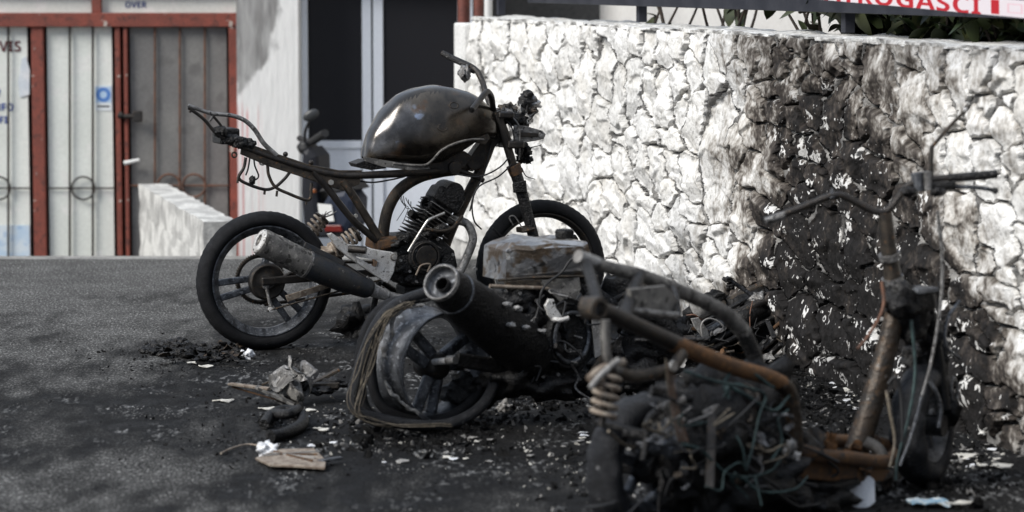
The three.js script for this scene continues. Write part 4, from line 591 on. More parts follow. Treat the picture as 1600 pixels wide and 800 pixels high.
  // engine
  {
    const e = sub('engine', moto), cyA = L(650, 382, 0), cyB = L(690, 318, 0), ax = cyB.clone().sub(cyA), len = ax.length(), ang = Math.atan2(ax.y, ax.x) - Math.PI / 2;
    const put = (g, t, off = 0) => { g.rotateZ(ang); const p = cyA.clone().addScaledVector(ax, t); g.translate(p.x + off * Math.cos(ang), p.y + off * Math.sin(ang), 0); return g; };
    part('cylinder_barrel', uvm(put(boxG(0.105, len * 1.02, 0.11, 0, 0, 0, 0.01), 0.5)), B.soot, e);
    for (let i = 0; i < 11; i++) { const s = i > 7 ? 0.9 : 1; part('cooling_fin', uvm(put(boxG(0.165 * s, 0.0035, 0.185 * s), 0.1 + i * 0.078)), i % 3 === 1 ? B.dullAlu : B.darkSteel, e); }
    part('cylinder_head', join([put(boxG(0.14, 0.075, 0.15, 0, 0, 0, 0.018), 1.12), put((() => { const g = new THREE.CylinderGeometry(0.045, 0.05, 0.16, 20); g.rotateX(Math.PI / 2); return g; })(), 1.3), put(boxG(0.05, 0.05, 0.1, 0, 0, 0, 0.012), 1.25, 0.05)]), B.char, e);
    { const p = L(659, 318, .05); part('intake_port', uvm(latheAlong([[0.034, 0], [0.04, 0.004], [0.04, 0.03], [0.03, 0.034], [0.024, 0.034], [0.022, 0.002]], p.clone().add(V(0.05, -0.01, -0.02)), V(-0.9, 0.28, 0.4), 24)), B.char, e); for (let i = 0; i < 4; i++) part('broken_flange', uvm(boxG(0.02, 0.006, 0.02, p.x + 0.01 * i, p.y + 0.03 - (i % 2) * 0.066, .07, 0.002)), B.char, e); }
    rod('starter_stub', [[641, 333, .06], [656, 342, .02]], 0.017, B.soot, e);
    part('crankcase', uvm(extrudeG([[598, 402], [606, 376], [626, 368], [650, 366], [690, 372], [711, 392], [716, 416], [706, 434], [670, 446], [632, 446], [608, 432]].map(([a, b]) => k.xy(a, b, .09)), -.1, .09, 0.012)), B.char, e);
    disc('clutch_cover', 664, 402, .085, .125, .075, B.char, e); disc('clutch_cover', 667, 401, .12, .133, .05, B.darkSteel, e); disc('side_cover', 701, 409, .08, .115, .032, B.char, e); disc('side_cover', 634, 412, .085, .11, .04, B.char, e);
    { const g = new THREE.TorusGeometry(0.062, 0.004, 8, 40), p = L(665, 401, .127); g.translate(p.x, p.y, .128); part('cover_ring', uvm(g), B.darkSteel, e); }
    for (const [x, y] of [[626, 407], [640, 424], [652, 372], [684, 374], [689, 428], [650, 440], [618, 396], [708, 398]]) bolt(x, y, .118, 0.007, B.dullAlu, e);
    for (const [x, y, s] of [[618, 380, 3], [630, 372, 5], [672, 366, 7], [690, 358, 9], [640, 436, 2], [627, 420, 12]]) part('charred_fitting', uvm((() => { const g = lumpG(0.03, 0.022, 0.03, s, 0.55, 2), p = L(x, y, .085); g.translate(p.x, p.y, p.z); return g; })()), B.char, e);
    rod('oil_pipe', [[664, 358, .13], [690, 361, .13], [708, 355, .12], [722, 338, .08]], 0.0085, B.steel, e); rod('oil_pipe', [[688, 303, .05], [702, 298, .06], [712, 306, .06], [713, 320, .06]], 0.01, B.char, e);
    rod('kick_lever', [[638, 393, .15], [652, 370, .16], [669, 344, .165], [694, 333, .14]], 0.0068, B.bright, e, 0.0068, 10, 0.1);
    rod('gear_lever', [[650, 430, .14], [658, 415, .145], [672, 413, .145], [668, 425, .14]], 0.0045, B.springy, e);
    part('sump', uvm(boxG(0.2, 0.05, 0.15, ...L(658, 452, 0).toArray(), 0.015)), B.soot, e);
    for (let i = 0; i < 6; i++) rod('loose_wire', [[622 + 4 * i, 300 + 3 * i, .03], [628 + 3 * i, 316 + 4 * (i % 3), .05], [634 + 4 * i, 322 + 3 * i, .04], [620 + 9 * i, 345 + 4 * (i % 2), .06]], 0.002, B.cable, e, 0.0015, 5);
  }
  // centre stand legs
  rod('stand_leg', [[592, 440, .09], [586, 470, .1], [580, 500, .1]], 0.014, B.soot); rod('stand_leg', [[596, 440, -.12], [640, 472, -.2], [650, 500, -.24]], 0.014, B.soot);
  // fork, yokes, lamp bracket
  for (const z of [.095, -.095]) {
    const f = sub('fork_leg', moto);
    part('stanchion', rodG([L(776, 174, z), L(806, 272, z)], 0.0195, 0.0195, 14), B.darkSteel, f); part('slider', rodG([L(803, 264, z), L(812, 290, z), L(845, 412, z)], 0.0275, 0.024, 14), B.char, f); part('fork_collar', uvm(cylG(L(802, 258, z), L(807, 272, z), 0.034, 0.031, 18)), B.rust, f);
  }
  part('upper_yoke', uvm(boxG(0.075, 0.03, 0.26, ...L(777, 178, 0).toArray(), 0.01)), B.darkSteel, moto); part('lower_yoke', uvm(boxG(0.08, 0.035, 0.26, ...L(792, 224, 0).toArray(), 0.01)), B.darkSteel, moto);
  plate('lamp_bracket', [[803, 195], [822, 197], [848, 204], [853, 210], [850, 217], [838, 220], [812, 224], [804, 218]], .075, .09, B.dullAlu); plate('lamp_bracket_rib', [[812, 206], [840, 208], [846, 211], [840, 214], [812, 214]], .09, .094, B.darkSteel); plate('lamp_bracket', [[803, 195], [822, 197], [848, 204], [853, 210], [850, 217], [838, 220], [812, 224], [804, 218]], -.09, -.075, B.darkSteel);
  disc('bracket_pivot', 846, 211, .088, .1, .013, B.dullAlu);
  // what is left of lamp and dials
  { const r = rng(31), q = sub('melted_instruments', moto); const bits = [[786, 180, .05], [795, 176, .03], [803, 172, .0], [812, 168, .02], [820, 160, .03], [824, 150, .02], [829, 156, .0], [830, 172, .03], [824, 183, .02], [812, 188, .03], [800, 186, .05], [826, 166, -.03], [790, 170, -.04], [834, 163, .0]];
    bits.forEach(([x, y, z], i) => { const g = lumpG(0.016 + 0.016 * r(), 0.014 + 0.014 * r(), 0.024, i * 2.7, 0.6, 2), p = L(x, y, z); g.translate(p.x, p.y, p.z); part('melted_lump', uvm(g), [B.char, B.dullAlu, B.steel, B.alu, B.char][i % 5], q); });
    part('lamp_base', uvm(latheAlong([[0.001, 0], [0.03, 0.0], [0.045, 0.02], [0.045, 0.05], [0.001, 0.05]], L(806, 188, 0), V(1, 0.1, 0))), B.char, q);
    for (let i = 0; i < 14; i++) { const x = 790 + 40 * r(), y = 165 + 25 * r(); rod('melted_wire', [[x, y, .06 * r()], [x + 16 * (r() - .3), y + 22 * (r() - .6), .08 * r()], [x + 30 * (r() - .4), y + 26 * (r() - .7), .06 * r()]], 0.0035, i % 3 ? B.dullAlu : B.cable, q, 0.0025, 6); }
    rod('melted_wire', [[800, 183, .08], [808, 192, .1], [812, 205, .1], [811, 250, .1]], 0.004, B.dullAlu, q); rod('melted_wire', [[822, 176, .06], [826, 152, .04], [818, 146, .02], [828, 143, .02]], 0.005, B.char, q); }
  { const r = rng(32); for (let i = 0; i < 13; i++) { const y = 222 + 30 * r(), x = 806 + (y - 222) * 0.2 + 16 * r(); part('charred_fitting', uvm((() => { const g = lumpG(0.017, 0.017, 0.017, i * 3.1, 0.6, 2), p = L(x, y, .06 * (r() - .3)); g.translate(p.x, p.y, p.z); return g; })()), B.char, moto); } rod('loose_wire', [[824, 232, .05], [836, 229, .05], [845, 227, .05]], 0.003, B.cable, moto, 0.002, 6); rod('loose_wire', [[815, 262, .1], [822, 275, .1], [836, 280, .1]], 0.003, B.cable, moto, 0.002, 6); }
  part('fork_bracket', uvm(warp(boxG(0.06, 0.05, 0.03, ...L(812, 292, .12).toArray(), 0.008), 0.008, 20, 3)), B.char, moto); rod('wire_clip', [[802, 352, .12], [796, 340, .12], [804, 338, .12], [816, 356, .12]], 0.0035, B.dullAlu, moto, 0.003, 6); part('caliper_stub', uvm(warp(boxG(0.075, 0.03, 0.05, ...L(822, 358, .1).toArray(), 0.008), 0.008, 20, 5)), B.steel, moto);
  // handlebar
  rod('handlebar', [[737, 172, .34], [749, 157, .27], [761, 143, .2], [768, 152, .13], [771, 172, .06], [775, 182, .0], [768, 170, -.06], [758, 142, -.14], [754, 128, -.2], [746, 112, -.25], [736, 104, -.29], [712, 93, -.36], [691, 83, -.42]], 0.0138, B.darkSteel, moto, 0.0138, 12, 0.35);
  rod('grip_sleeve', [[735, 104, -.29], [712, 93.5, -.36], [693, 84, -.415]], 0.0155, B.char); rod('bar_clamp', [[741, 104, -.28], [736, 112, -.29]], 0.019, B.char); part('molten_switch', uvm((() => { const g = lumpG(0.02, 0.03, 0.024, 8.8, 0.6), p = L(726, 115, -.28); g.translate(p.x, p.y, p.z); return g; })()), B.dullAlu, moto);
  { const a = L(737, 172, .345), g = new THREE.CylinderGeometry(0.0085, 0.0085, 0.004, 14), d = L(737, 172, .34).sub(L(749, 157, .27)).normalize(); g.applyQuaternion(new THREE.Quaternion().setFromUnitVectors(V(0, 1, 0), d)); g.translate(a.x, a.y, a.z); part('bar_bore', uvm(g), B.soot, moto); }
  for (const c of [[[800, 240, .1], [780, 262, .12], [748, 276, .12], [712, 272, .1]], [[806, 250, .1], [780, 275, .13], [748, 292, .13], [738, 318, .12], [741, 345, .1], [752, 358, .06]], [[775, 190, -.05], [766, 230, .05], [756, 272, .08], [742, 300, .1], [734, 330, .1]], [[545, 280, .1], [580, 285, .1], [610, 281, .1], [632, 276, .09]], [[788, 186, .08], [800, 200, .1], [806, 240, .12]], [[770, 356, .05], [790, 374, .05], [808, 384, .03]], [[392, 236, .1], [388, 262, .1], [384, 274, .1]], [[396, 238, .1], [398, 258, .1], [404, 276, .1], [393, 284, .1]]]) rod('control_cable', c, 0.0038, B.cable, moto, 0.0038, 7);
  part('melted_lump', uvm((() => { const g = lumpG(0.012, 0.016, 0.012, 4, 0.6, 2), p = L(394, 282, .1); g.translate(p.x, p.y, p.z); return g; })()), B.char, moto);
}
// ---------------------------------------------------------------- shapes shared by the collapsed wrecks
function charLumps(k, parent, list, mats = [B.char, B.soot, B.char], name = 'charred_lump', rough = 0.5) {
  list.forEach(([px, py, z, rx, ry, rz, mi], i) => { const g = lumpG(rx, ry ?? rx, rz ?? rx, px * 0.37 + i, rough, Math.max(rx, ry ?? 0) > 0.06 ? 4 : 3), p = k.L(px, py, z); g.translate(p.x, Math.max(p.y, (ry ?? rx) * 0.5), p.z); part(name, uvm(g), mats[mi ?? i % mats.length], parent); });
}
function tangle(k, parent, n, [x0, y0, x1, y1], [z0, z1], r0, mats, seed, name = 'loose_wire', span = 60) {
  const r = rng(seed); for (let i = 0; i < n; i++) { let x = mix(x0, x1, r()), y = mix(y0, y1, r()), z = mix(z0, z1, r()); const pts = []; for (let q = 0; q < 5; q++) { const p = k.L(x, y, z); p.y = Math.max(p.y, 0.012); pts.push(p); x += span * (r() - 0.45); y += span * 0.7 * (r() - 0.4); z += 0.08 * (r() - 0.5); } part(name, rodG(pts, r0 * (0.6 + 0.8 * r()), r0, 6), mats[i % mats.length], parent); }
}
function shards(k, parent, n, [x0, y0, x1, y1], [z0, z1], size, mats, seed, name = 'burnt_plate') {
  const r = rng(seed); for (let i = 0; i < n; i++) { const p = k.L(mix(x0, x1, r()), mix(y0, y1, r()), mix(z0, z1, r())), s = size * (0.5 + r()), g = warp(new THREE.BoxGeometry(s, 0.004 + 0.01 * r(), s * (0.3 + 0.5 * r()), 6, 1, 4), s * 0.18, 1.6 / s, i * 3.7); g.applyQuaternion(new THREE.Quaternion().setFromEuler(new THREE.Euler(6.28 * r(), 6.28 * r(), 6.28 * r()))); g.translate(p.x, Math.max(p.y, 0.03), p.z); part(name, uvm(g), mats[i % mats.length], parent); }
}
function bars(k, parent, n, [x0, y0, x1, y1], [z0, z1], len, mats, seed, name = 'burnt_strut') {
  const r = rng(seed); for (let i = 0; i < n; i++) { const p = k.L(mix(x0, x1, r()), mix(y0, y1, r()), mix(z0, z1, r())); p.y = Math.max(p.y, 0.04); const d = V(r() - .5, 0.5 * (r() - .5), r() - .5).normalize().multiplyScalar(len * (0.4 + 0.8 * r())), q = p.clone().add(d); q.y = Math.max(q.y, 0.015); part(name, r() < 0.5 ? uvm(barG(p, q, 0.012 + 0.02 * r(), 0.008 + 0.012 * r(), 0.003)) : rodG([p, q], 0.007 + 0.009 * r()), mats[i % mats.length], parent); }
}

// ---------------------------------------------------------------- the collapsed wreck in the middle
{
  const c0 = onGround(660, 668), w = thing('collapsed_motorcycle', 'collapsed burnt motorcycle in the middle with a thick black silencer and heat-bleached tank', 'motorcycle', [c0.x, 0, c0.z], 20 * Math.PI / 180), k = bike(w), { L, rod, plate, disc, bolt } = k;
  // rear wheel stripped of its tyre
  const c = L(675, 570, 0), g = sub('wheel', w); g.position.copy(c); g.rotation.set(0.05, 0.36, 0);
  part('rim', uvm(rimG(0.205, 0.17, 0.022)), B.rim, g);
  for (let i = 0; i < 3; i++) for (const s of [-1, 1]) { const t = 4.5 + i * 2.0944, q = t + s * 0.2; part('spoke', uvm(barG(V(Math.cos(t + s * 0.5) * 0.045, Math.sin(t + s * 0.5) * 0.045, 0.02), V(Math.cos(q) * 0.182, Math.sin(q) * 0.182, 0), 0.036, 0.04, 0.009)), B.rim, g); }
  part('hub', uvm(latheAlong([[0.001, -0.05], [0.05, -0.05], [0.058, 0], [0.048, 0.05], [0.03, 0.06], [0.001, 0.06]], V(0, 0, 0), V(0, 0, 1))), B.darkSteel, g);
  rod('axle', [[676, 566, .05], [708, 563, .17]], 0.0125, B.alu, w, 0.0125, 12); rod('axle_nut', [[700, 563.5, .14], [712, 562.5, .18]], 0.019, B.dullAlu, w, 0.016, 6);
  part('swingarm', uvm(barG(L(712, 562, .15), L(800, 575, .1), 0.03, 0.055, 0.01)), B.soot, w); part('swingarm', uvm(barG(L(690, 566, -.1), L(800, 575, -.1), 0.03, 0.055, 0.01)), B.soot, w);
  // what is left of the tyre: a slumped rubber bead, its steel wires, pale crusts of ash
  const rub = sub('slumped_tyre', w);
  const bead = (pts, r, m) => part('rubber_bead', rodG(pts.map((p) => { const q = L(...p); q.y = Math.max(q.y, r * 0.9); return q; }), r, r, 12), m, rub);
  bead([[664, 458, .1], [634, 468, .12], [608, 484, .14], [587, 510, .15], [571, 548, .16], [558, 590, .17], [550, 622, .18], [562, 645, .19], [600, 656, .2], [645, 664, .2], [690, 664, .18], [728, 652, .16], [756, 630, .13], [772, 598, .1], [778, 560, .06]], 0.021, B.rubberWorn);
  bead([[652, 466, .0], [620, 474, .02], [596, 492, .03], [584, 530, .04], [580, 580, .05], [590, 625, .06], [620, 650, .07], [660, 658, .07], [705, 650, .06], [742, 620, .03], [760, 580, 0]], 0.02, B.tyre);
  bead([[640, 468, -.1], [600, 480, -.1], [572, 520, -.08], [562, 580, -.06], [572, 640, -.04], [620, 658, -.03], [690, 656, -.05]], 0.022, B.tyre);
  { const r = rng(61); for (let i = 0; i < 26; i++) { const o = r(), a = 44 * r() * r() - 8, zz = .08 + 0.16 * r(), j = () => 11 * (r() - .5); const pts = [[640 + j() * 2, 470 + 8 * o + j(), zz], [610 - a * 0.2 + j(), 488 + j(), zz], [588 - a * 0.6 + j(), 522 + j() * 2, zz], [572 - a * 0.9 + j(), 570 + j() * 2, zz], [560 - a * 0.9 + j(), 612 + j(), zz + .02], [556 - a * 0.55 + j(), 642 + j(), zz + .04], [578 - a * 0.2 + j(), 657 + j(), zz + .05], [620 + j() * 2, 665 + j() * .4, zz + .05], [690 + j() * 4, 664 + j() * .6, zz + .03]]; part('tyre_wire', rodG(pts.map((p) => { const q = L(...p); q.y = Math.max(q.y, 0.004); return q; }), 0.0013 + 0.001 * r(), 0.0014, 5), i % 3 ? B.wire : B.soot, rub); } }
  const crust = (pts, wd, seed) => { const cv = curveOf(pts.map((p) => L(...p))), n = 60, gs = []; const q = tubeG(cv.getPoints(14), wd, n, 8); warp(q, wd * 0.9, 26, seed); part('ash_crust', uvm(q), B.ashGrey, rub); };
  crust([[660, 478, .12], [636, 482, .13], [618, 492, .14], [613, 510, .14], [610, 534, .14]], 0.0075, 3); crust([[604, 540, .13], [600, 552, .13], [606, 562, .13]], 0.008, 6); crust([[602, 596, .13], [612, 614, .13], [632, 632, .13], [652, 646, .13]], 0.006, 9);
  // big silencer
  {
    const s = sub('silencer', w), a = L(689, 441, .46), b = L(836, 560, .06), d = b.clone().sub(a), n = d.length();
    part('silencer_can', uvm(warp(latheAlong([[0.058, 0.004], [0.068, 0.006], [0.071, 0.02], [0.074, n * 0.12], [0.088, n * 0.24], [0.098, n * 0.55], [0.1, n * 0.93], [0.09, n * 0.985], [0.04, n]], a, d, 44), 0.003, 9, 3)), B.soot, s);
    part('end_ring', uvm(latheAlong([[0.057, 0.014], [0.0585, -0.003], [0.064, -0.007], [0.0695, -0.003], [0.0705, 0.01]], a, d, 44)), B.dullAlu, s);
    part('end_cap', uvm(latheAlong([[0.022, 0.04], [0.024, 0.018], [0.045, 0.03], [0.058, 0.012]], a, d, 40)), B.rim, s); part('tail_pipe', uvm(latheAlong([[0.02, 0.2], [0.02, 0.0], [0.026, -0.002], [0.027, 0.02]], a.clone().add(V(0.004, -0.006, 0)), d, 24)), B.soot, s);
    part('band', uvm(latheAlong([[0.072, 0], [0.079, 0.004], [0.08, 0.012], [0.074, 0.016]], a.clone().addScaledVector(d, 0.13), d, 40)), B.rim, s);
    const u = d.clone().normalize(), side = V(0.1, 0.72, 0.68).projectOnPlane(u).normalize();
    for (const [t, o] of [[0.42, 0.2], [0.56, -0.1], [0.62, 0.5], [0.8, 0.1], [0.9, -0.2], [0.48, 0.8]]) { const q = lumpG(0.016, 0.008, 0.012, t * 50, 0.6, 2), p = a.clone().addScaledVector(d, t).addScaledVector(side.clone().applyAxisAngle(u, o), 0.104); q.translate(p.x, p.y, p.z); part('paint_blister', uvm(q), B.ashGrey, s); }
    plate('top_bracket', [[728, 430], [760, 452], [766, 462], [740, 448]], .12, .16, B.sheet, s); rod('rear_stay', [[838, 560, .06], [880, 596, .05], [940, 604, .03], [1000, 600, .0]], 0.022, B.soot, s);
  }
  // heat-bleached tank
  {
    const t = sub('fuel_tank', w), shell = extrudeG([[789, 402], [793, 390], [803, 383], [830, 378], [866, 375], [900, 374], [915, 382], [926, 398], [932, 420], [932, 436], [788, 438]].map(([a, b]) => k.xy(a, b, .12)), -.13, .12, 0.025);
    part('tank_shell', uvm(warp(warp(shell, 0.013, 9, 5), 0.004, 26, 9)), B.heatTank, t);
    part('tank_seam', rodG([[778, 438, .13], [830, 434, .13], [880, 432, .13], [934, 432, .12]].map((p) => L(...p)), 0.0055, 0.0055, 7), B.steel, t);
    part('tank_skirt', uvm(warp(extrudeG([[846, 436], [905, 434], [908, 452], [900, 470], [890, 462], [876, 472], [862, 458], [850, 452]].map(([a, b]) => k.xy(a, b, .135)), .125, .132, 0.001), 0.006, 20, 8)), B.scorched, t);
    part('tank_skirt', uvm(warp(extrudeG([[790, 440], [846, 438], [848, 450], [792, 452]].map(([a, b]) => k.xy(a, b, .12)), .1, .115, 0.002), 0.004, 20, 2)), B.steel, t);
    const q = L(882, 374, 0); part('filler_cap', uvm(latheAlong([[0.034, -0.012], [0.036, 0.012], [0.03, 0.02], [0.001, 0.02]], q.clone().add(V(0, 0.018, 0)), V(0, 1, 0))), B.soot, t); part('cap_hinge', uvm(barG(L(824, 379, .02), L(868, 375, .02), 0.02, 0.01, 0.003)), B.steel, t);
  }
  rod('frame_rail', [[765, 447, .13], [820, 449, .13], [882, 451, .12]], 0.0075, B.springy); rod('hose', [[934, 412, .14], [912, 402, .15], [893, 405, .15], [878, 425, .15], [858, 440, .15], [846, 456, .16], [842, 480, .16], [832, 512, .17]], 0.0045, B.cable, w, 0.0045, 7);
  // engine and the round clutch housing
  plate('engine_block', [[770, 456], [850, 452], [905, 470], [920, 500], [925, 560], [900, 590], [840, 590], [790, 560], [765, 500]], -.12, .08, B.char);
  { const p = L(893, 527, .12), dir = V(0.42, 0.02, 0.9), e = sub('clutch_housing', w); part('drum', uvm(latheAlong([[0.118, -0.1], [0.124, -0.02], [0.116, 0], [0.108, 0.002], [0.1, -0.012], [0.1, -0.05], [0.001, -0.055]], p, dir, 44)), B.char, e); part('drum_ring', uvm(latheAlong([[0.1, 0.0], [0.1, 0.008], [0.088, 0.01], [0.084, 0.0]], p, dir, 44)), B.rim, e); part('drum_hub', uvm(latheAlong([[0.034, -0.05], [0.03, -0.005], [0.02, 0.004], [0.001, 0.004]], p, dir, 24)), B.soot, e);
    const ux = V(0, 1, 0), uy = dir.clone().normalize().cross(ux); for (let i = 0; i < 7; i++) { const t = i * 0.897, q = p.clone().addScaledVector(ux, Math.cos(t) * 0.06).addScaledVector(uy, Math.sin(t) * 0.06).addScaledVector(dir, -0.035); const s = new THREE.SphereGeometry(0.011, 8, 6); s.translate(q.x, q.y, q.z); part('bolt', uvm(s), B.dullAlu, e); } }
  plate('clutch_bracket', [[852, 478], [858, 467], [866, 468], [870, 482], [880, 496], [878, 503], [866, 504], [856, 492]], .17, .19, B.alu, w, 0.004); rod('clutch_lever', [[862, 498, .18], [876, 500, .2], [888, 497, .2]], 0.009, B.alu); plate('bent_plate', [[925, 500], [938, 490], [940, 555], [930, 560]], .1, .11, B.ashGrey);
  charLumps(k, w, [[800, 470, .08, .07, .05, .06], [780, 490, .06, .06, .07, .06], [828, 500, .1, .05, .06, .05], [850, 540, .1, .06, .05, .05], [800, 590, .05, .1, .06, .1], [860, 600, .05, .12, .05, .1], [940, 590, 0, .13, .06, .12], [740, 610, -.05, .1, .06, .08], [980, 560, -.1, .12, .08, .1], [1020, 520, -.15, .1, .1, .1], [960, 470, -.1, .09, .09, .08], [1000, 590, .05, .12, .05, .1]]);
  tangle(k, w, 16, [770, 450, 920, 600], [0.05, 0.2], 0.004, [B.cable, B.cable, B.dullAlu], 71); bars(k, w, 16, [770, 470, 1060, 600], [-0.15, 0.12], 0.28, [B.char, B.darkSteel, B.steel], 73); shards(k, w, 12, [780, 460, 1040, 600], [-0.1, 0.15], 0.07, [B.char, B.dullAlu, B.sheet], 75);
  for (const [x, y] of [[742, 420], [790, 455], [812, 458], [838, 470], [795, 478], [872, 585], [905, 592], [848, 588]]) bolt(x, y, .13, 0.007, B.dullAlu);
  part('engine_mount', uvm(barG(L(908, 445, .1), L(940, 500, .1), 0.05, 0.02, 0.004)), B.char, w); part('frame_spine', rodG([L(905, 440, 0), L(960, 480, 0), L(1030, 500, 0), L(1065, 540, 0)], 0.03, 0.03, 12), B.char, w); plate('battery_tray', [[985, 455], [1050, 450], [1062, 475], [1058, 505], [990, 500]], -.2, -.1, B.char);
}

// ---------------------------------------------------------------- the burnt scooter in front
{
  const c0 = onGround(990, 838), w = thing('burnt_scooter', 'burnt scooter in front with wide bare handlebar, rusty steering column and frame tubes', 'scooter', [c0.x, 0, c0.z], 42 * Math.PI / 180), k = bike(w), { L, rod, plate, disc, bolt } = k;
  const wheel = (px, py, turn, Ro) => { const c = L(px, py, 0), g = sub('wheel', w); g.position.set(c.x, Ro, c.z); g.rotation.y = turn; part('tyre', uvm(warp(tyreG(Ro, 0.115, 0.075, 0.003), 0.008, 9, px)), B.rubberWorn, g); part('rim', uvm(rimG(Ro - 0.078, 0.085, 0.02)), B.rim, g); for (let i = 0; i < 5; i++) { const t = i * 1.2566 + 0.3; part('spoke', uvm(barG(V(Math.cos(t) * 0.03, Math.sin(t) * 0.03, 0), V(Math.cos(t) * 0.1, Math.sin(t) * 0.1, 0), 0.026, 0.03, 0.007)), B.rim, g); } part('hub', uvm(cylG(V(0, 0, -0.07), V(0, 0, 0.07), 0.035, 0.035, 20)), B.char, g); return g; };
  wheel(1002, 728, 0.06, 0.213); wheel(1444, 668, 0.35, 0.2);
  // rails of the seat frame
  rod('seat_rail', [[930, 480, .14], [975, 500, .14], [1022, 522, .14], [1062, 540, .14]], 0.025, B.darkSteel, w, 0.025, 14); rod('seat_rail', [[1050, 535, .14], [1100, 556, .14], [1150, 575, .14], [1196, 588, .14], [1222, 600, .14]], 0.0252, B.orange, w, 0.0252, 14); rod('down_rail', [[1214, 596, .14], [1230, 608, .14], [1238, 635, .14], [1241, 665, .14], [1244, 704, .14]], 0.025, B.oldSteel, w, 0.025, 14);
  part('cross_sleeve', uvm(latheAlong([[0.02, 0.0], [0.032, 0], [0.034, 0.004], [0.034, 0.055], [0.02, 0.055], [0.02, 0]], L(938, 483, .168), V(0, 0, -1), 24)), B.steel, w);
  rod('seat_rail', [[906, 401, -.12], [950, 418, -.12], [1000, 430, -.12], [1055, 452, -.12], [1105, 474, -.12], [1140, 496, -.12], [1163, 520, -.12]], 0.019, B.scorched, w, 0.026, 12); rod('rail_tip', [[903, 400, -.12], [932, 411, -.12]], 0.0196, B.ashGrey, w, 0.0198, 12); rod('down_rail', [[1160, 515, -.12], [1180, 560, -.12], [1195, 620, -.12], [1200, 690, -.12]], 0.026, B.char);
  rod('cross_tube', [[1000, 428, -.12], [985, 470, 0], [975, 500, .14]], 0.02, B.char); rod('cross_tube', [[915, 408, -.12], [925, 440, 0], [935, 478, .13]], 0.017, B.char); rod('rack_tube', [[972, 484, .05], [1010, 488, .05], [1060, 494, .05]], 0.011, B.dullAlu); rod('rack_tube', [[1060, 494, .05], [1056, 462, -.02], [1050, 450, -.1]], 0.011, B.char); plate('rack_plate', [[985, 452], [1040, 446], [1062, 470], [1058, 500], [990, 492]], .0, .02, B.scorched);
  // linkage and bared springs
  rod('link_pipe', [[946, 500, .2], [946, 540, .2], [952, 566, .2], [968, 580, .2]], 0.0135, B.scorched); rod('link_arm', [[955, 574, .18], [985, 588, .18], [1020, 584, .18], [1050, 574, .18], [1068, 552, .17]], 0.018, B.steel, w, 0.018, 12); rod('link_arm', [[920, 592, .2], [945, 574, .2], [975, 566, .2]], 0.012, B.springy); bolt(1052, 572, .21, 0.016, B.bright); bolt(962, 575, .2, 0.014, B.springy);
  { const s = sub('shock_absorber', w); part('spring', uvm(springG(L(942, 652, .2), L(952, 578, .2), 0.034, 0.0075, 5)), B.springy, s); part('damper', rodG([L(940, 665, .2), L(954, 568, .2)], 0.011, 0.011, 10), B.darkSteel, s); part('damper', rodG([L(922, 606, .22), L(940, 585, .22), L(966, 562, .22)], 0.009, 0.009, 10), B.ashGrey, s); }
  // engine lump between the wheels
  charLumps(k, w, [[1080, 690, .05, .17, .12, .13], [1150, 680, 0, .16, .14, .12], [1080, 745, .04, .12, .1, .1], [1140, 760, .06, .18, .1, .12], [1200, 740, .05, .16, .1, .12], [1110, 620, -.02, .12, .08, .1], [1180, 625, -.05, .1, .1, .1], [1070, 640, 0, .08, .08, .08], [1260, 770, .05, .13, .05, .12]], [B.soot, B.char, B.soot]);
  disc('variator_cover', 1085, 715, .08, .14, .09, B.char); disc('fan_cover', 1150, 690, .1, .16, .085, B.soot); rod('cylinder', [[1110, 655, .05], [1165, 640, .05]], 0.07, B.char, w, 0.06, 18); for (let i = 0; i < 6; i++) { const p = L(1112 + i * 9, 654 - i * 2.6, .05); part('cooling_fin', uvm((() => { const g = new THREE.CylinderGeometry(0.085, 0.085, 0.004, 24); g.rotateZ(Math.PI / 2 - 0.25); g.translate(p.x, p.y, p.z); return g; })()), B.darkSteel, w); }
  rod('inlet_hose', [[1030, 640, .12], [1012, 660, .15], [1010, 690, .16], [1004, 720, .17]], 0.014, B.char, w, 0.01);
  charLumps(k, w, [[1028, 690, .16, .05, .03, .04]], [B.rim], 'drum_shell');
  tangle(k, w, 22, [1000, 600, 1240, 770], [0.1, 0.28], 0.005, [B.cable, B.cable, B.teal, B.cable, B.wire], 81, 'loose_wire', 90); bars(k, w, 16, [1010, 610, 1250, 770], [-0.1, 0.2], 0.24, [B.char, B.darkSteel, B.soot], 83); shards(k, w, 10, [1010, 620, 1260, 780], [-0.05, 0.2], 0.09, [B.char, B.sheet, B.soot], 85);
  for (const pts of [[[1066, 694, .25], [1095, 702, .26], [1115, 722, .26], [1140, 742, .26], [1172, 745, .26], [1205, 735, .25], [1222, 715, .24]], [[1070, 580, .2], [1120, 596, .22], [1170, 606, .22], [1196, 618, .22], [1186, 650, .23], [1178, 690, .25], [1166, 735, .26]], [[1166, 735, .26], [1160, 700, .26], [1150, 680, .24]], [[1160, 745, .27], [1190, 768, .28], [1240, 765, .27], [1262, 745, .24]], [[1180, 745, .27], [1190, 790, .3]], [[1205, 720, .24], [1222, 690, .22], [1216, 655, .2], [1232, 640, .18]], [[1130, 620, .16], [1150, 600, .18], [1180, 612, .2]]]) part('harness_wire', rodG(pts.map((p) => { const q = L(...p); q.y = Math.max(q.y, 0.01); return q; }), 0.0045, 0.0035, 7), B.teal, w);
  for (let i = 0; i < 6; i++) rod('copper_strand', [[1040 + i * 3, 560 + i * 5, .2], [1044 + i * 2, 610, .21], [1052 + i * 4, 660 + 4 * i, .23], [1060 + 3 * i, 690, .24]], 0.0022, i % 2 ? B.copper : B.wire, w, 0.002, 5);
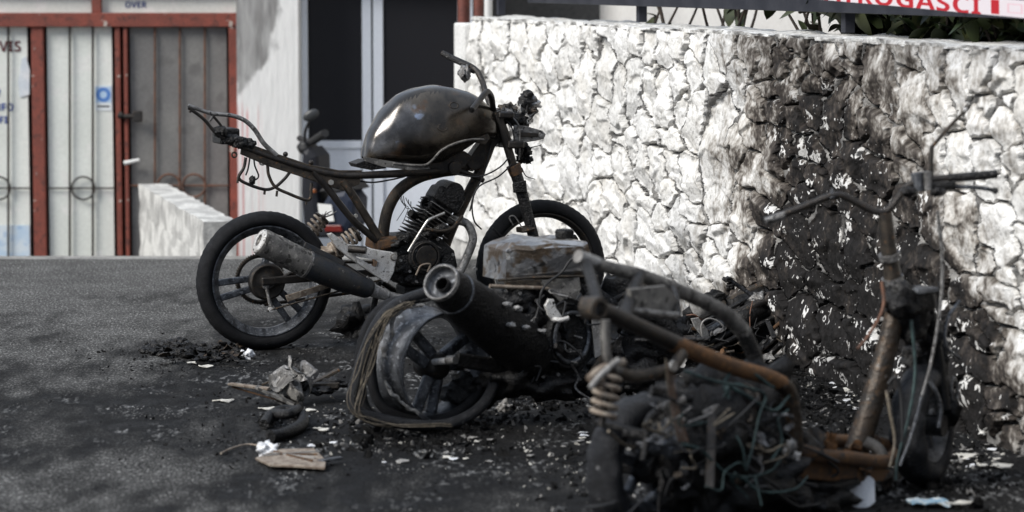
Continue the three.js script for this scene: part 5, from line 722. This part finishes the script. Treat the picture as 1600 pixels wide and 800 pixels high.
  shards(k, w, 22, [1020, 620, 1240, 770], [0.1, 0.26], 0.05, [B.rim, B.dullAlu, B.char, B.steel], 89, 'glint_fragment'); tangle(k, w, 14, [1010, 610, 1230, 760], [0.18, 0.3], 0.0028, [B.wire, B.cable, B.dullAlu, B.teal], 97, 'loose_wire', 70);  // small bright metal shards added to give the dark engine some glints
  for (const [x, y, z] of [[1046, 676, .2], [1090, 668, .19], [1124, 706, .2], [1160, 668, .18], [1186, 716, .2], [1100, 738, .22], [1140, 640, .15], [1206, 690, .18]]) bolt(x, y, z, 0.011, B.dullAlu);  // pale bolts, added for more glints
  part('alternator_dome', uvm((() => { const g = new THREE.SphereGeometry(0.055, 20, 12, 0, 6.2832, 0, 1.5), p = L(1044, 690, .16); g.rotateX(1.2); g.translate(p.x, p.y, p.z); return g; })()), B.rim, w);
  // floor frame
  rod('floor_tube', [[1244, 700, .14], [1280, 712, .14], [1330, 716, .14], [1375, 722, .12], [1395, 715, .06], [1392, 700, 0], [1365, 690, 0]], 0.022, B.rust, w, 0.022, 12); rod('floor_tube', [[1200, 700, -.12], [1260, 690, -.12], [1330, 690, -.1], [1352, 694, -.04]], 0.022, B.rust, w, 0.022, 12); rod('floor_tube', [[1352, 690, .05], [1372, 702, .08], [1384, 722, .1]], 0.02, B.scorched);
  plate('floor_plate', [[1225, 712], [1320, 722], [1392, 735], [1380, 752], [1300, 752], [1225, 745]], -.12, .13, B.rust, w, 0.004); shards(k, w, 12, [1220, 690, 1390, 760], [-0.08, 0.18], 0.08, [B.rust, B.darkSteel, B.orange], 87);
  charLumps(k, w, [[1236, 695, .2, .014], [1244, 712, .21, .012], [1228, 705, .21, .01]], [B.ashGrey, B.alu], 'ash_crumb');
  // steering column, front leg, head clutter
  rod('steering_column', [[1404, 440, 0], [1396, 500, 0], [1376, 580, 0], [1356, 650, 0], [1338, 706, 0]], 0.031, B.oldSteel, w, 0.04, 18); rod('steering_stem', [[1383, 332, 0], [1388, 380, 0], [1396, 446, 0]], 0.0225, B.steel, w, 0.03, 16);
  for (const [x, y] of [[1389, 396], [1394, 433]]) { const p = L(x, y, 0), q = L(x + 2, y + 9, 0); part('stem_ring', uvm(cylG(p, q, 0.036, 0.036, 20)), B.dullAlu, w); }
  charLumps(k, w, [[1408, 470, .05, .05, .05, .04], [1420, 500, .02, .05, .06, .05], [1452, 520, .0, .035, .04, .04], [1440, 590, -.06, .045, .04, .04], [1468, 560, .0, .025, .06, .03], [1478, 640, .02, .035, .05, .04], [1430, 560, -.05, .05, .04, .04]], [B.char, B.soot]);
  part('head_box', uvm(warp(boxG(0.1, 0.07, 0.09, ...L(1432, 470, .05).toArray(), 0.02), 0.008, 14, 4)), B.soot, w); part('head_box_lid', uvm(warp(boxG(0.1, 0.018, 0.1, ...L(1436, 452, .06).toArray(), 0.006), 0.008, 14, 4)), B.rim, w);
  rod('fork_leg', [[1452, 480, .03], [1466, 560, .03], [1476, 640, .05]], 0.017, B.soot, w, 0.02, 12); rod('mudguard_edge', [[1448, 590, .08], [1462, 612, .1], [1470, 640, .1], [1466, 668, .1]], 0.0075, B.rim);
  for (const [pts, m] of [[[[1468, 440, .1], [1466, 500, .1], [1458, 545, .12], [1448, 600, .14]], B.cable], [[[1465, 330, .12], [1472, 400, .12], [1470, 470, .12], [1456, 560, .14], [1440, 620, .15]], B.dullAlu], [[[1424, 500, .08], [1430, 580, .1], [1420, 650, .12], [1402, 720, .14], [1400, 750, .15]], B.teal], [[[1440, 620, .14], [1424, 680, .16], [1406, 728, .17]], B.rim], [[[1378, 440, .1], [1380, 480, .12], [1360, 520, .13], [1340, 545, .13]], B.copper], [[[1500, 470, .1], [1480, 500, .1], [1478, 540, .1], [1500, 560, .1]], B.rim], [[[1318, 335, -.1], [1318, 360, -.1], [1314, 380, -.1]], B.scorched], [[[1385, 610, .1], [1390, 640, .12], [1398, 690, .14], [1390, 730, .16]], B.wire], [[[1388, 600, .1], [1400, 590, .12], [1408, 620, .13], [1410, 690, .15]], B.cable]]) rod('control_cable', pts, 0.0062, m, w, 0.005, 7);
  { const g = new THREE.TorusGeometry(0.016, 0.004, 8, 24), p = L(1492, 610, .05); g.scale(1, 2.4, 1); g.rotateZ(0.15); g.translate(p.x, p.y, p.z); part('chain_link', uvm(g), B.dullAlu, w); }
  // handlebar, nearly square to the viewer
  const hz = (x) => (x - 1383) / 490 * 0.64;
  const H = (name, pts, r, m, r2 = r, rad = 12, tight = 0.5) => rod(name, pts.map(([x, y, dz = 0]) => [x, y, hz(x) + dz]), r, m, w, r2, rad, tight);
  H('handlebar', [[1196, 346], [1250, 325], [1296, 307], [1318, 306], [1345, 320], [1368, 331], [1385, 330], [1400, 315], [1415, 294], [1432, 284], [1460, 280], [1510, 276], [1558, 272]], 0.0118, B.darkSteel, 0.0118, 12, 0.4); H('bar_sleeve', [[1482, 278.5], [1520, 275.5], [1557, 272.2]], 0.0142, B.char); H('bar_end', [[1196, 346], [1226, 335]], 0.0128, B.dullAlu);
  H('brake_lever', [[1440, 296], [1470, 292], [1505, 292], [1535, 294], [1555, 298]], 0.0075, B.rim, 0.007); { const p = L(1555, 298, hz(1555)); const g = new THREE.SphereGeometry(0.011, 12, 8); g.translate(p.x, p.y, p.z); part('lever_ball', uvm(g), B.char, w); }
  H('lever_clamp', [[1432, 270], [1436, 298]], 0.02, B.rim, 0.018); H('lever_clamp', [[1448, 268], [1450, 296]], 0.017, B.dullAlu); H('master_cylinder', [[1456, 290], [1492, 288]], 0.018, B.char); H('mirror_stem', [[1455, 276], [1455, 250], [1456, 228]], 0.0075, B.darkSteel); H('mirror_stem', [[1456, 230], [1480, 202], [1508, 173]], 0.0068, B.steel, 0.006); { const p = L(1508, 172, hz(1508)); const g = new THREE.SphereGeometry(0.009, 12, 8); g.translate(p.x, p.y, p.z); part('stem_tip', uvm(g), B.alu, w); }
  { const p = L(1300, 300, hz(1300)); const g = new THREE.ConeGeometry(0.014, 0.035, 10); g.translate(p.x, p.y, p.z); part('bar_bracket', uvm(g), B.rim, w); }
  charLumps(k, w, [[1420, 300, .13, .022, .014, .02], [1465, 300, .15, .02, .012, .02]], [B.char], 'molten_switch');
}

// ---------------------------------------------------------------- the wreck heaped against the wall
{
  const c0 = onGround(1180, 560), w = thing('fallen_motorcycle', 'fallen burnt motorcycle heaped against the scorched foot of the stone wall', 'motorcycle', [c0.x, 0, c0.z], 20 * Math.PI / 180), k = bike(w), { L, rod, plate, disc, bolt } = k;
  { const c = L(1216, 500, -.05), q = lumpG(0.17, 0.16, 0.12, 41, 0.16, 4); q.rotateZ(0.5); q.translate(c.x, c.y, c.z); part('melted_tyre', uvm(q), B.tyre, w); for (let i = 0; i < 5; i++) part('melted_panel', uvm(warp(barG(L(1085 + 6 * i, 512 + 9 * i, .02 + .03 * i), L(1192 + 4 * i, 452 + 11 * i, -.04 + .03 * i), 0.03, 0.014, 0.004), 0.004, 9, i)), i % 2 ? B.soot : B.char, w); }
  charLumps(k, w, [[1180, 505, -.05, .16, .1, .12], [1120, 520, -.1, .14, .08, .12], [1230, 480, -.1, .1, .12, .1], [1090, 545, -.05, .14, .06, .1], [1200, 545, .0, .12, .06, .1], [1040, 560, .0, .12, .05, .1]], [B.soot, B.char]);
  rod('fork_tube', [[1098, 520, .05], [1150, 492, .05], [1200, 468, .05]], 0.021, B.darkSteel, w, 0.021, 12); rod('fork_tube', [[1085, 500, -.08], [1140, 470, -.08], [1190, 446, -.08]], 0.02, B.steel, w, 0.02, 12); rod('fork_tube', [[1070, 540, .1], [1130, 505, .1]], 0.018, B.rim);
  rod('brake_lever', [[1135, 434, 0], [1150, 444, 0], [1170, 458, 0], [1186, 470, 0]], 0.0095, B.rim); charLumps(k, w, [[1137, 437, 0, .02, .012, .014], [1142, 447, 0, .018, .014, .014], [1186, 468, .02, .035, .028, .03], [1198, 474, .03, .03, .02, .03], [1118, 466, -.1, .05, .03, .04]], [B.char, B.char, B.dullAlu, B.dullAlu, B.soot], 'molten_fitting');
  rod('bent_bar', [[1168, 556, .1], [1195, 540, .1], [1218, 517, .1], [1230, 494, .1], [1244, 482, .1]], 0.0155, B.dullAlu, w, 0.0155, 12); rod('straight_bar', [[1196, 574, .15], [1225, 545, .15], [1256, 514, .15]], 0.0085, B.ashGrey); rod('bent_bar', [[1198, 486, .05], [1214, 498, .05], [1236, 500, .05], [1252, 504, .05]], 0.011, B.dullAlu);
  { const p = L(1088, 486, .08); part('lamp_ring', uvm(latheAlong([[0.038, 0], [0.046, 0.004], [0.048, 0.05], [0.04, 0.06], [0.036, 0.05], [0.038, 0]], p, V(0.5, 0.55, 0.6), 30)), B.ashGrey, w); part('lamp_body', uvm(latheAlong([[0.001, -0.05], [0.035, -0.05], [0.037, 0.03], [0.001, 0.03]], p, V(0.5, 0.55, 0.6), 24)), B.soot, w); rod('lamp_wire', [[1072, 493, .1], [1085, 492, .12], [1096, 500, .12]], 0.0035, B.copper); plate('lamp_shell', [[1080, 498], [1092, 496], [1106, 515], [1110, 532], [1100, 530], [1086, 512]], .12, .13, B.ashGrey); }
  rod('loop_wire', [[1098, 530, .14], [1096, 508, .14], [1106, 498, .14], [1122, 502, .14], [1134, 514, .14]], 0.004, B.ashGrey); rod('loop_wire', [[1172, 515, .12], [1172, 490, .1], [1176, 470, .08]], 0.0025, B.copper);
  charLumps(k, w, [[1258, 560, .1, .05, .055, .05], [1170, 535, .12, .03, .025, .03], [1262, 530, .05, .045, .05, .05]], [B.scorched, B.dullAlu, B.ashGrey], 'burnt_casting');
  bars(k, w, 26, [1060, 500, 1270, 600], [-0.1, 0.25], 0.2, [B.char, B.steel, B.dullAlu, B.rust], 91); shards(k, w, 26, [1060, 510, 1280, 610], [-0.05, 0.3], 0.06, [B.char, B.dullAlu, B.ashGrey, B.sheet, B.rust], 93); tangle(k, w, 16, [1070, 500, 1260, 590], [0, 0.25], 0.0025, [B.cable, B.wire, B.cable], 95);
}

// ---------------------------------------------------------------- the parked scooter in the yard behind
{
  const p0 = onDepth(512, 300, 19.4), w = thing('parked_scooter', 'unburnt dark scooter parked by the pale double doors, half hidden', 'scooter', [p0.x, -0.62, -19.4], -0.35), k = bike(w), { L, rod, plate, disc } = k;
  const dark = new THREE.MeshPhysicalMaterial({ color: new THREE.Color(0.014, 0.015, 0.02), roughness: 0.5, specularIntensity: 0.5 }), navy = new THREE.MeshPhysicalMaterial({ color: new THREE.Color(0.018, 0.024, 0.042), roughness: 0.5, specularIntensity: 0.5 }), blackP = new THREE.MeshPhysicalMaterial({ color: new THREE.Color(0.012, 0.012, 0.013), roughness: 0.55 });
  const wh = (x) => { const g = sub('wheel', w); g.position.set(x, 0.24, 0); part('tyre', uvm(tyreG(0.24, 0.1, 0.07, 0)), B.tyre, g); part('rim', uvm(rimG(0.165, 0.08, 0.02)), M.whiteTrim, g); part('hub', uvm(cylG(V(0, 0, -.06), V(0, 0, .06), .05, .05, 16)), blackP, g); for (let i = 0; i < 5; i++) part('spoke', uvm(barG(V(0, 0, 0), V(Math.cos(i * 1.2566) * .15, Math.sin(i * 1.2566) * .15, 0), .03, .03, .006)), M.whiteTrim, g); };
  wh(0.45); wh(-0.85);
  plate('tail_fairing', [[500, 322], [512, 302], [540, 296], [552, 312], [550, 348], [540, 366], [512, 366], [502, 350]], -.14, .14, navy, w, 0.04); plate('front_fairing', [[470, 236], [482, 230], [494, 244], [496, 300], [500, 340], [490, 372], [474, 372], [468, 300]], -.13, .13, dark, w, 0.04); plate('seat', [[496, 300], [512, 285], [545, 283], [556, 296], [520, 306]], -.13, .13, blackP, w, 0.025); plate('floor', [[476, 352], [520, 352], [522, 372], [478, 372]], -.14, .14, dark, w, 0.02);
  rod('handlebar', [[468, 216, -.3], [480, 220, -.1], [486, 222, .1], [508, 210, .34]], 0.02, blackP); rod('grip', [[490, 220, .14], [508, 208, .34]], 0.027, blackP); rod('mirror_stem', [[476, 222, .1], [477, 205, .12], [484, 188, .14]], 0.01, blackP); part('mirror', uvm((() => { const g = new THREE.SphereGeometry(0.06, 20, 14), p = L(486, 180, .14); g.scale(0.95, 0.58, 0.3); g.rotateZ(0.5); g.rotateY(0.3); g.translate(p.x, p.y, p.z); return g; })()), new THREE.MeshPhysicalMaterial({ color: new THREE.Color(0.03, 0.032, 0.034), roughness: 0.4 }), w);
  part('instrument_cowl', uvm((() => { const g = lumpG(0.06, 0.05, 0.08, 2.2, 0.12), p = L(480, 230, .02); g.translate(p.x, p.y, p.z); return g; })()), blackP, w);
  plate('number_plate', [[496, 318], [518, 320], [522, 346], [500, 346]], .15, .155, M.whiteTrim, w, 0.001); plate('tail_lamp', [[506, 352], [532, 352], [534, 362], [508, 362]], .145, .165, new THREE.MeshPhysicalMaterial({ color: new THREE.Color(0.14, 0.012, 0.009), roughness: 0.3 }), w, 0.004); plate('indicator', [[484, 296], [492, 295], [493, 301], [486, 302]], .14, .165, new THREE.MeshPhysicalMaterial({ color: new THREE.Color(0.2, 0.06, 0.015), roughness: 0.35 }), w, 0.003);
}
// ---------------------------------------------------------------- debris on the ground
const dz = (px, py) => { const p = onGround(px, py); return [p.x, 0, p.z]; };
{
  const h = thing('debris_heap', 'low heap of charred crumbs and brown scraps beside the standing motorcycle rear wheel', 'debris', dz(300, 560)), k = bike(h), r = rng(501);
  for (let i = 0; i < 110; i++) { const x = 222 + 160 * r(), y = 548 + 24 * (r() - .5) + (x > 300 ? 6 : 0), s = 0.006 + 0.018 * r() * r() + (x < 300 && x > 240 ? 0.008 : 0), p = onGround(x, y).sub(h.position), g = lumpG(s, s * 0.8, s, i * 1.9, 0.6, 2); g.translate(p.x, s * 0.55, p.z); part('char_lump', uvm(g), i % 3 ? B.char : B.soot, h); }
  for (let i = 0; i < 34; i++) { const p = onGround(240 + 135 * r(), 548 + 24 * r()).sub(h.position), s = 0.03 + 0.05 * r(), g = warp(new THREE.BoxGeometry(s, 0.004, s * 0.6, 5, 1, 4), s * .2, 1.5 / s, i * 3); g.rotateX(0.7 * (r() - .5)); g.rotateZ(0.9 * (r() - .5)); g.rotateY(6 * r()); g.translate(p.x, 0.02 + 0.02 * r(), p.z); part('burnt_scrap', uvm(g), [B.char, B.oldSteel, B.char, B.soot][i % 4], h); }
}
{
  const t = thing('twisted_bracket', 'twisted pale metal bracket with splayed arms lying left of the stripped wheel', 'scrap metal', dz(445, 628)), k = bike(t), { L, rod, plate } = k;
  const bar = (a, b, w, hh, m) => { const p = L(...a), q = L(...b); p.y = Math.max(p.y, 0.01); q.y = Math.max(q.y, 0.01); part('arm', uvm(warp(barG(p, q, w, hh, 0.003), 0.003, 18, a[0])), m, t); };
  bar([358, 600, .1], [420, 608, .12], 0.045, 0.01, B.springy); bar([400, 604, .12], [460, 640, .14], 0.04, 0.012, B.scorched); bar([362, 604, .1], [455, 640, .14], 0.012, 0.006, B.rust); bar([470, 604, .0], [530, 602, .0], 0.026, 0.022, B.steel); bar([490, 598, -.1], [530, 577, -.12], 0.05, 0.012, B.steel); bar([410, 602, .0], [440, 588, .0], 0.02, 0.01, B.steel);
  for (const [x, y, z, sw, sd, rx, ry, rz, m] of [[446, 592, .05, .1, .07, 0.9, 0.4, 0.5, B.dullAlu], [456, 604, .07, .11, .05, 1.3, 1.2, -0.3, B.scorched], [458, 626, .1, .06, .05, 1.2, 0.3, 1.1, B.scorched], [464, 586, .0, .09, .05, 0.3, 2.0, 0.4, B.char], [436, 602, .08, .07, .06, 0.8, 2.6, -0.6, B.scorched], [470, 598, .03, .1, .06, 0.5, 0.9, 0.8, B.dullAlu]]) { const g = warp(new THREE.BoxGeometry(sw * 1.4, 0.006, sd * 1.4, 8, 1, 6), 0.026, 16, x), p = L(x, y, z); g.applyQuaternion(new THREE.Quaternion().setFromEuler(new THREE.Euler(rx, ry, rz))); g.translate(p.x, Math.max(p.y, 0.04), p.z); part('folded_sheet', uvm(g), m, t); }
  charLumps(k, t, [[520, 600, -.05, .05, .02, .04], [500, 610, .0, .05, .015, .04]], [B.char]);
}
{
  const t = thing('melted_hose', 'curled black melted rubber hose lying in front of the twisted bracket', 'hose', dz(445, 675)), k = bike(t);
  const bead = (pts, r, m = B.soot) => part('hose_length', rodG(pts.map(([x, y, h = 0]) => { const p = onGround(x, y).sub(t.position); p.y = r + h; return p; }), r, r * 0.9, 12), m, t);
  bead([[415, 665], [440, 652], [466, 655], [474, 668], [462, 680], [438, 690], [424, 692]], 0.024); bead([[412, 672], [425, 664, .02], [450, 668, .03], [466, 660, .03]], 0.02, B.char); bead([[420, 690], [452, 685, .0]], 0.018, B.char);
}
{
  const t = thing('bent_plate', 'bent brown metal plate lying flat below the crumpled white paper', 'scrap metal', dz(455, 730)), k = bike(t);
  const p = [[400, 722], [440, 712], [492, 710], [508, 728], [506, 738], [470, 736], [425, 734]].map(([x, y]) => onGround(x, y).sub(t.position)), s = new THREE.Shape(p.map((q) => new THREE.Vector2(q.x, -q.z))); const g = new THREE.ExtrudeGeometry(s, { depth: 0.006, bevelEnabled: true, bevelSize: 0.002, bevelThickness: 0.002 }); g.rotateX(-Math.PI / 2); g.translate(0, 0.012, 0); part('plate', uvm(warp(g, 0.007, 12, 3)), B.springy, t);
  for (let i = 0; i < 4; i++) { const a = onGround(410 + 6 * i, 722 - 2 * i).sub(t.position), b = onGround(500 - 4 * i, 716 + 5 * i).sub(t.position); a.y = b.y = 0.024; part('rib', uvm(barG(a, b, 0.006, 0.006)), i % 2 ? B.rust : B.ashGrey, t); }
  const a = onGround(500, 730).sub(t.position), b = onGround(532, 724).sub(t.position); a.y = b.y = 0.02; part('tab', uvm(barG(a, b, 0.03, 0.008, 0.002)), B.rim, t);
}
function crumple(name, px, py, s, label, cat, mat, seed) { const g = lumpG(s, s * 0.9, s * 0.8, seed, 0.75, 4); const t = thing(name, label, cat, dz(px, py)); g.translate(0, s * 0.7, 0); part('crumpled_sheet', uvm(g), mat, t); return t; }
crumple('crumpled_paper', 418, 712, 0.027, 'crumpled white paper ball beside the bent brown plate', 'paper', B.white, 12.5);
crumple('crumpled_paper', 386, 560, 0.021, 'small white shredded wad beside the standing motorcycle rear tyre', 'paper', B.white, 33.1);
crumple('pale_block', 788, 642, 0.021, 'small pale block under the thick black silencer', 'rubble', B.ashGrey, 3.1);
crumple('melted_block', 563, 525, 0.075, 'black melted block on the ground under the motorcycle exhaust', 'debris', B.soot, 7.7);
{ const t = thing('fallen_wire', 'thin bent wire on the asphalt left of the white paper', 'wire', dz(390, 702)); part('wire_length', rodG([[345, 712], [362, 704], [385, 698], [404, 700], [415, 706]].map(([x, y]) => { const p = onGround(x, y).sub(t.position); p.y = 0.008; return p; }), 0.004, 0.003, 6), B.springy, t); }
{ const t = thing('white_disc', 'broken white disc leaning under the scooter floor frame', 'fragment', dz(1345, 792)), g = extrudeG(Array.from({ length: 22 }, (_, i) => { const a = 0.5 + i * 0.235; return [Math.cos(a) * 0.055, Math.sin(a) * 0.055]; }), -0.004, 0.004, 0.001); g.rotateX(-0.35); g.rotateZ(0.2); g.translate(0, 0.05, 0); part('disc_piece', uvm(g), B.white, t); }
{ const t = thing('scorched_leaflet', 'scorched printed leaflet lying at the bottom right near the scooter', 'paper', dz(1452, 792)); const g = warp(new THREE.BoxGeometry(0.12, 0.004, 0.08, 8, 1, 6), 0.012, 14, 4); g.translate(0, 0.014, 0); part('leaflet_sheet', uvm(g), surf(patina([[0.55, 0.6, 0.62], [0.16, 0.3, 0.42], [0.66, 0.62, 0.5]], { per: 6, seed: 231 }), 5, 0.8, 0), t); const q = warp(new THREE.BoxGeometry(0.1, 0.004, 0.05, 8, 1, 6), 0.01, 14, 9); q.translate(0.1, 0.012, 0.0); part('leaflet_corner', uvm(q), B.flake, t); }
// pale flakes of limewash and ash that can be told apart
{
  const r = rng(611), L = [[350, 628, .045, 'cream flake alone on the asphalt left of the twisted bracket'], [322, 574, .04, 'cream flake below the charred heap, right one of two'], [300, 569, .03, 'cream flake below the charred heap, left one of two'], [416, 640, .035, 'cream sliver just left of the melted hose'], [485, 642, .028, 'cream flake between bracket and melted hose'], [1515, 716, .09, 'large cream slab of limewash at the wall foot by the scooter front wheel'], [1560, 730, .05, 'grey flake near the wall foot at the right edge'], [700, 717, .025, 'brownish flake in front of the stripped wheel']];
  const flakeG = (s, seed) => { const n = 9, pts = []; for (let i = 0; i < n; i++) { const a = i / n * 6.2832, q = s * (0.35 + 0.85 * (0.5 + 0.5 * n2(seed * 3.1, i * 1.7))); pts.push([Math.cos(a) * q, Math.sin(a) * q * 0.9]); } const g = extrudeG(pts, 0, 0.0025 + s * 0.03, 0.0006); g.rotateX(-Math.PI / 2); return warp(g, s * 0.14, 0.9 / s, seed); };
  L.forEach(([x, y, s, label], i) => { const t = thing('limewash_flake', label, 'flake', dz(x, y), 0.6 * (r() - .5)); part('flake_piece', uvm(flakeG(s, i + 2)), B.flake, t); t.position.y = 0.004; });
  const zones = [[46, 1285, 588, 85, 60, 'small pale flake in the bright drift at the wall foot behind the scooter column', 'flakes at the wall foot'], [16, 600, 660, 330, 75, 'small pale flake on the black ground in front of the stripped wheel', 'flakes before the stripped wheel'], [12, 1500, 695, 60, 40, 'small pale flake by the wall foot at the lower right', 'flakes at the lower right'], [10, 480, 640, 60, 60, 'small pale flake between the melted hose and the slumped tyre', 'flakes beside the slumped tyre']];
  for (const [n, x, y, w, h, label, group] of zones) for (let i = 0; i < n; i++) { const t = thing('ash_flake', label, 'flake', dz(x + w * r(), y + h * r()), 6.28 * r(), group); const g = flakeG(0.01 + 0.022 * r() * r(), i * 1.3 + x); g.rotateX(0.35 * (r() - .5)); part('flake_piece', uvm(g), [B.flake, B.white, B.ashGrey, B.ashGrey][i % 4], t); t.position.y = 0.006; }
}
// crumbs nobody could count
{
  const r = rng(700), scatter = (name, n, mat, size, places, label) => {
    const g0 = lumpG(1, 0.5, 0.8, 5.5, 0.9, 1).toNonIndexed(); g0.computeVertexNormals(); const im = new THREE.InstancedMesh(uvm(g0), mat, n), m = new THREE.Matrix4(), q = new THREE.Quaternion();
    for (let i = 0; i < n; i++) { const [cx, cy, sx, sy] = places[(r() * places.length) | 0], x = cx + sx * (r() + r() + r() - 1.5), y = Math.max(412, cy + sy * (r() + r() + r() - 1.5)), p = onGround(x, y), s = size * (0.35 + 1.3 * r() * r()); q.setFromEuler(new THREE.Euler(r() * 6, r() * 6, r() * 6)); m.compose(V(p.x, s * 0.3, p.z), q, V(s * (0.6 + r()), s * (0.3 + 0.5 * r()), s * (0.4 + 0.8 * r()))); im.setMatrixAt(i, m); }
    im.name = name; im.userData.kind = 'stuff'; im.userData.label = label; scene.add(im);
  };
  const near = [[1000, 580, 260, 70], [1180, 580, 140, 60], [1250, 580, 100, 50], [860, 610, 160, 50], [1100, 740, 260, 80], [1420, 740, 160, 50], [650, 670, 160, 40], [1290, 640, 80, 60]];
  scatter('char_crumbs', 5200, B.char, 0.008, near, 'black charred crumbs strewn over the ground around the wrecks'); scatter('soot_crumbs', 1400, B.soot, 0.016, near, 'larger sooty crumbs heaped around the wrecks'); scatter('ash_crumbs', 900, B.ashGrey, 0.0085, near, 'grey ash crumbs among the wrecks'); scatter('pale_crumbs', 420, B.flake, 0.005, [[1300, 620, 70, 50], [760, 690, 240, 60], [520, 650, 120, 60], [1520, 715, 70, 30], [880, 740, 120, 50], [1180, 590, 120, 40]], 'pale crumbs of limewash on the blackened asphalt');
  { // flat black shards of burnt plastic
    const n = 1500, g = uvm(warp(new THREE.BoxGeometry(1, 0.1, 0.6, 4, 1, 3), 0.18, 1.7, 3)), im = new THREE.InstancedMesh(g, B.char, n), m = new THREE.Matrix4(), q = new THREE.Quaternion();
    for (let i = 0; i < n; i++) { const [cx, cy, sx, sy] = near[(r() * near.length) | 0], p = onGround(cx + sx * (r() + r() - 1), Math.max(430, cy + sy * (r() + r() - 1))), s = 0.012 + 0.04 * r() * r(); q.setFromEuler(new THREE.Euler(0.7 * (r() - .5), r() * 6.28, 0.7 * (r() - .5))); m.compose(V(p.x, 0.006 + 0.3 * s * r(), p.z), q, V(s, s, s)); im.setMatrixAt(i, m); }
    im.name = 'char_shards'; im.userData.kind = 'stuff'; im.userData.label = 'flat black shards of burnt plastic around the wrecks'; scene.add(im);
  }
  scatter('grit', 900, B.char, 0.006, [[450, 600, 300, 90], [300, 560, 160, 30], [480, 700, 260, 60]], 'fine black grit on the asphalt');
}
scene.traverse((o) => { if (o.isMesh) { o.castShadow = true; o.receiveShadow = true; } });
renderer.render(scene, camera);
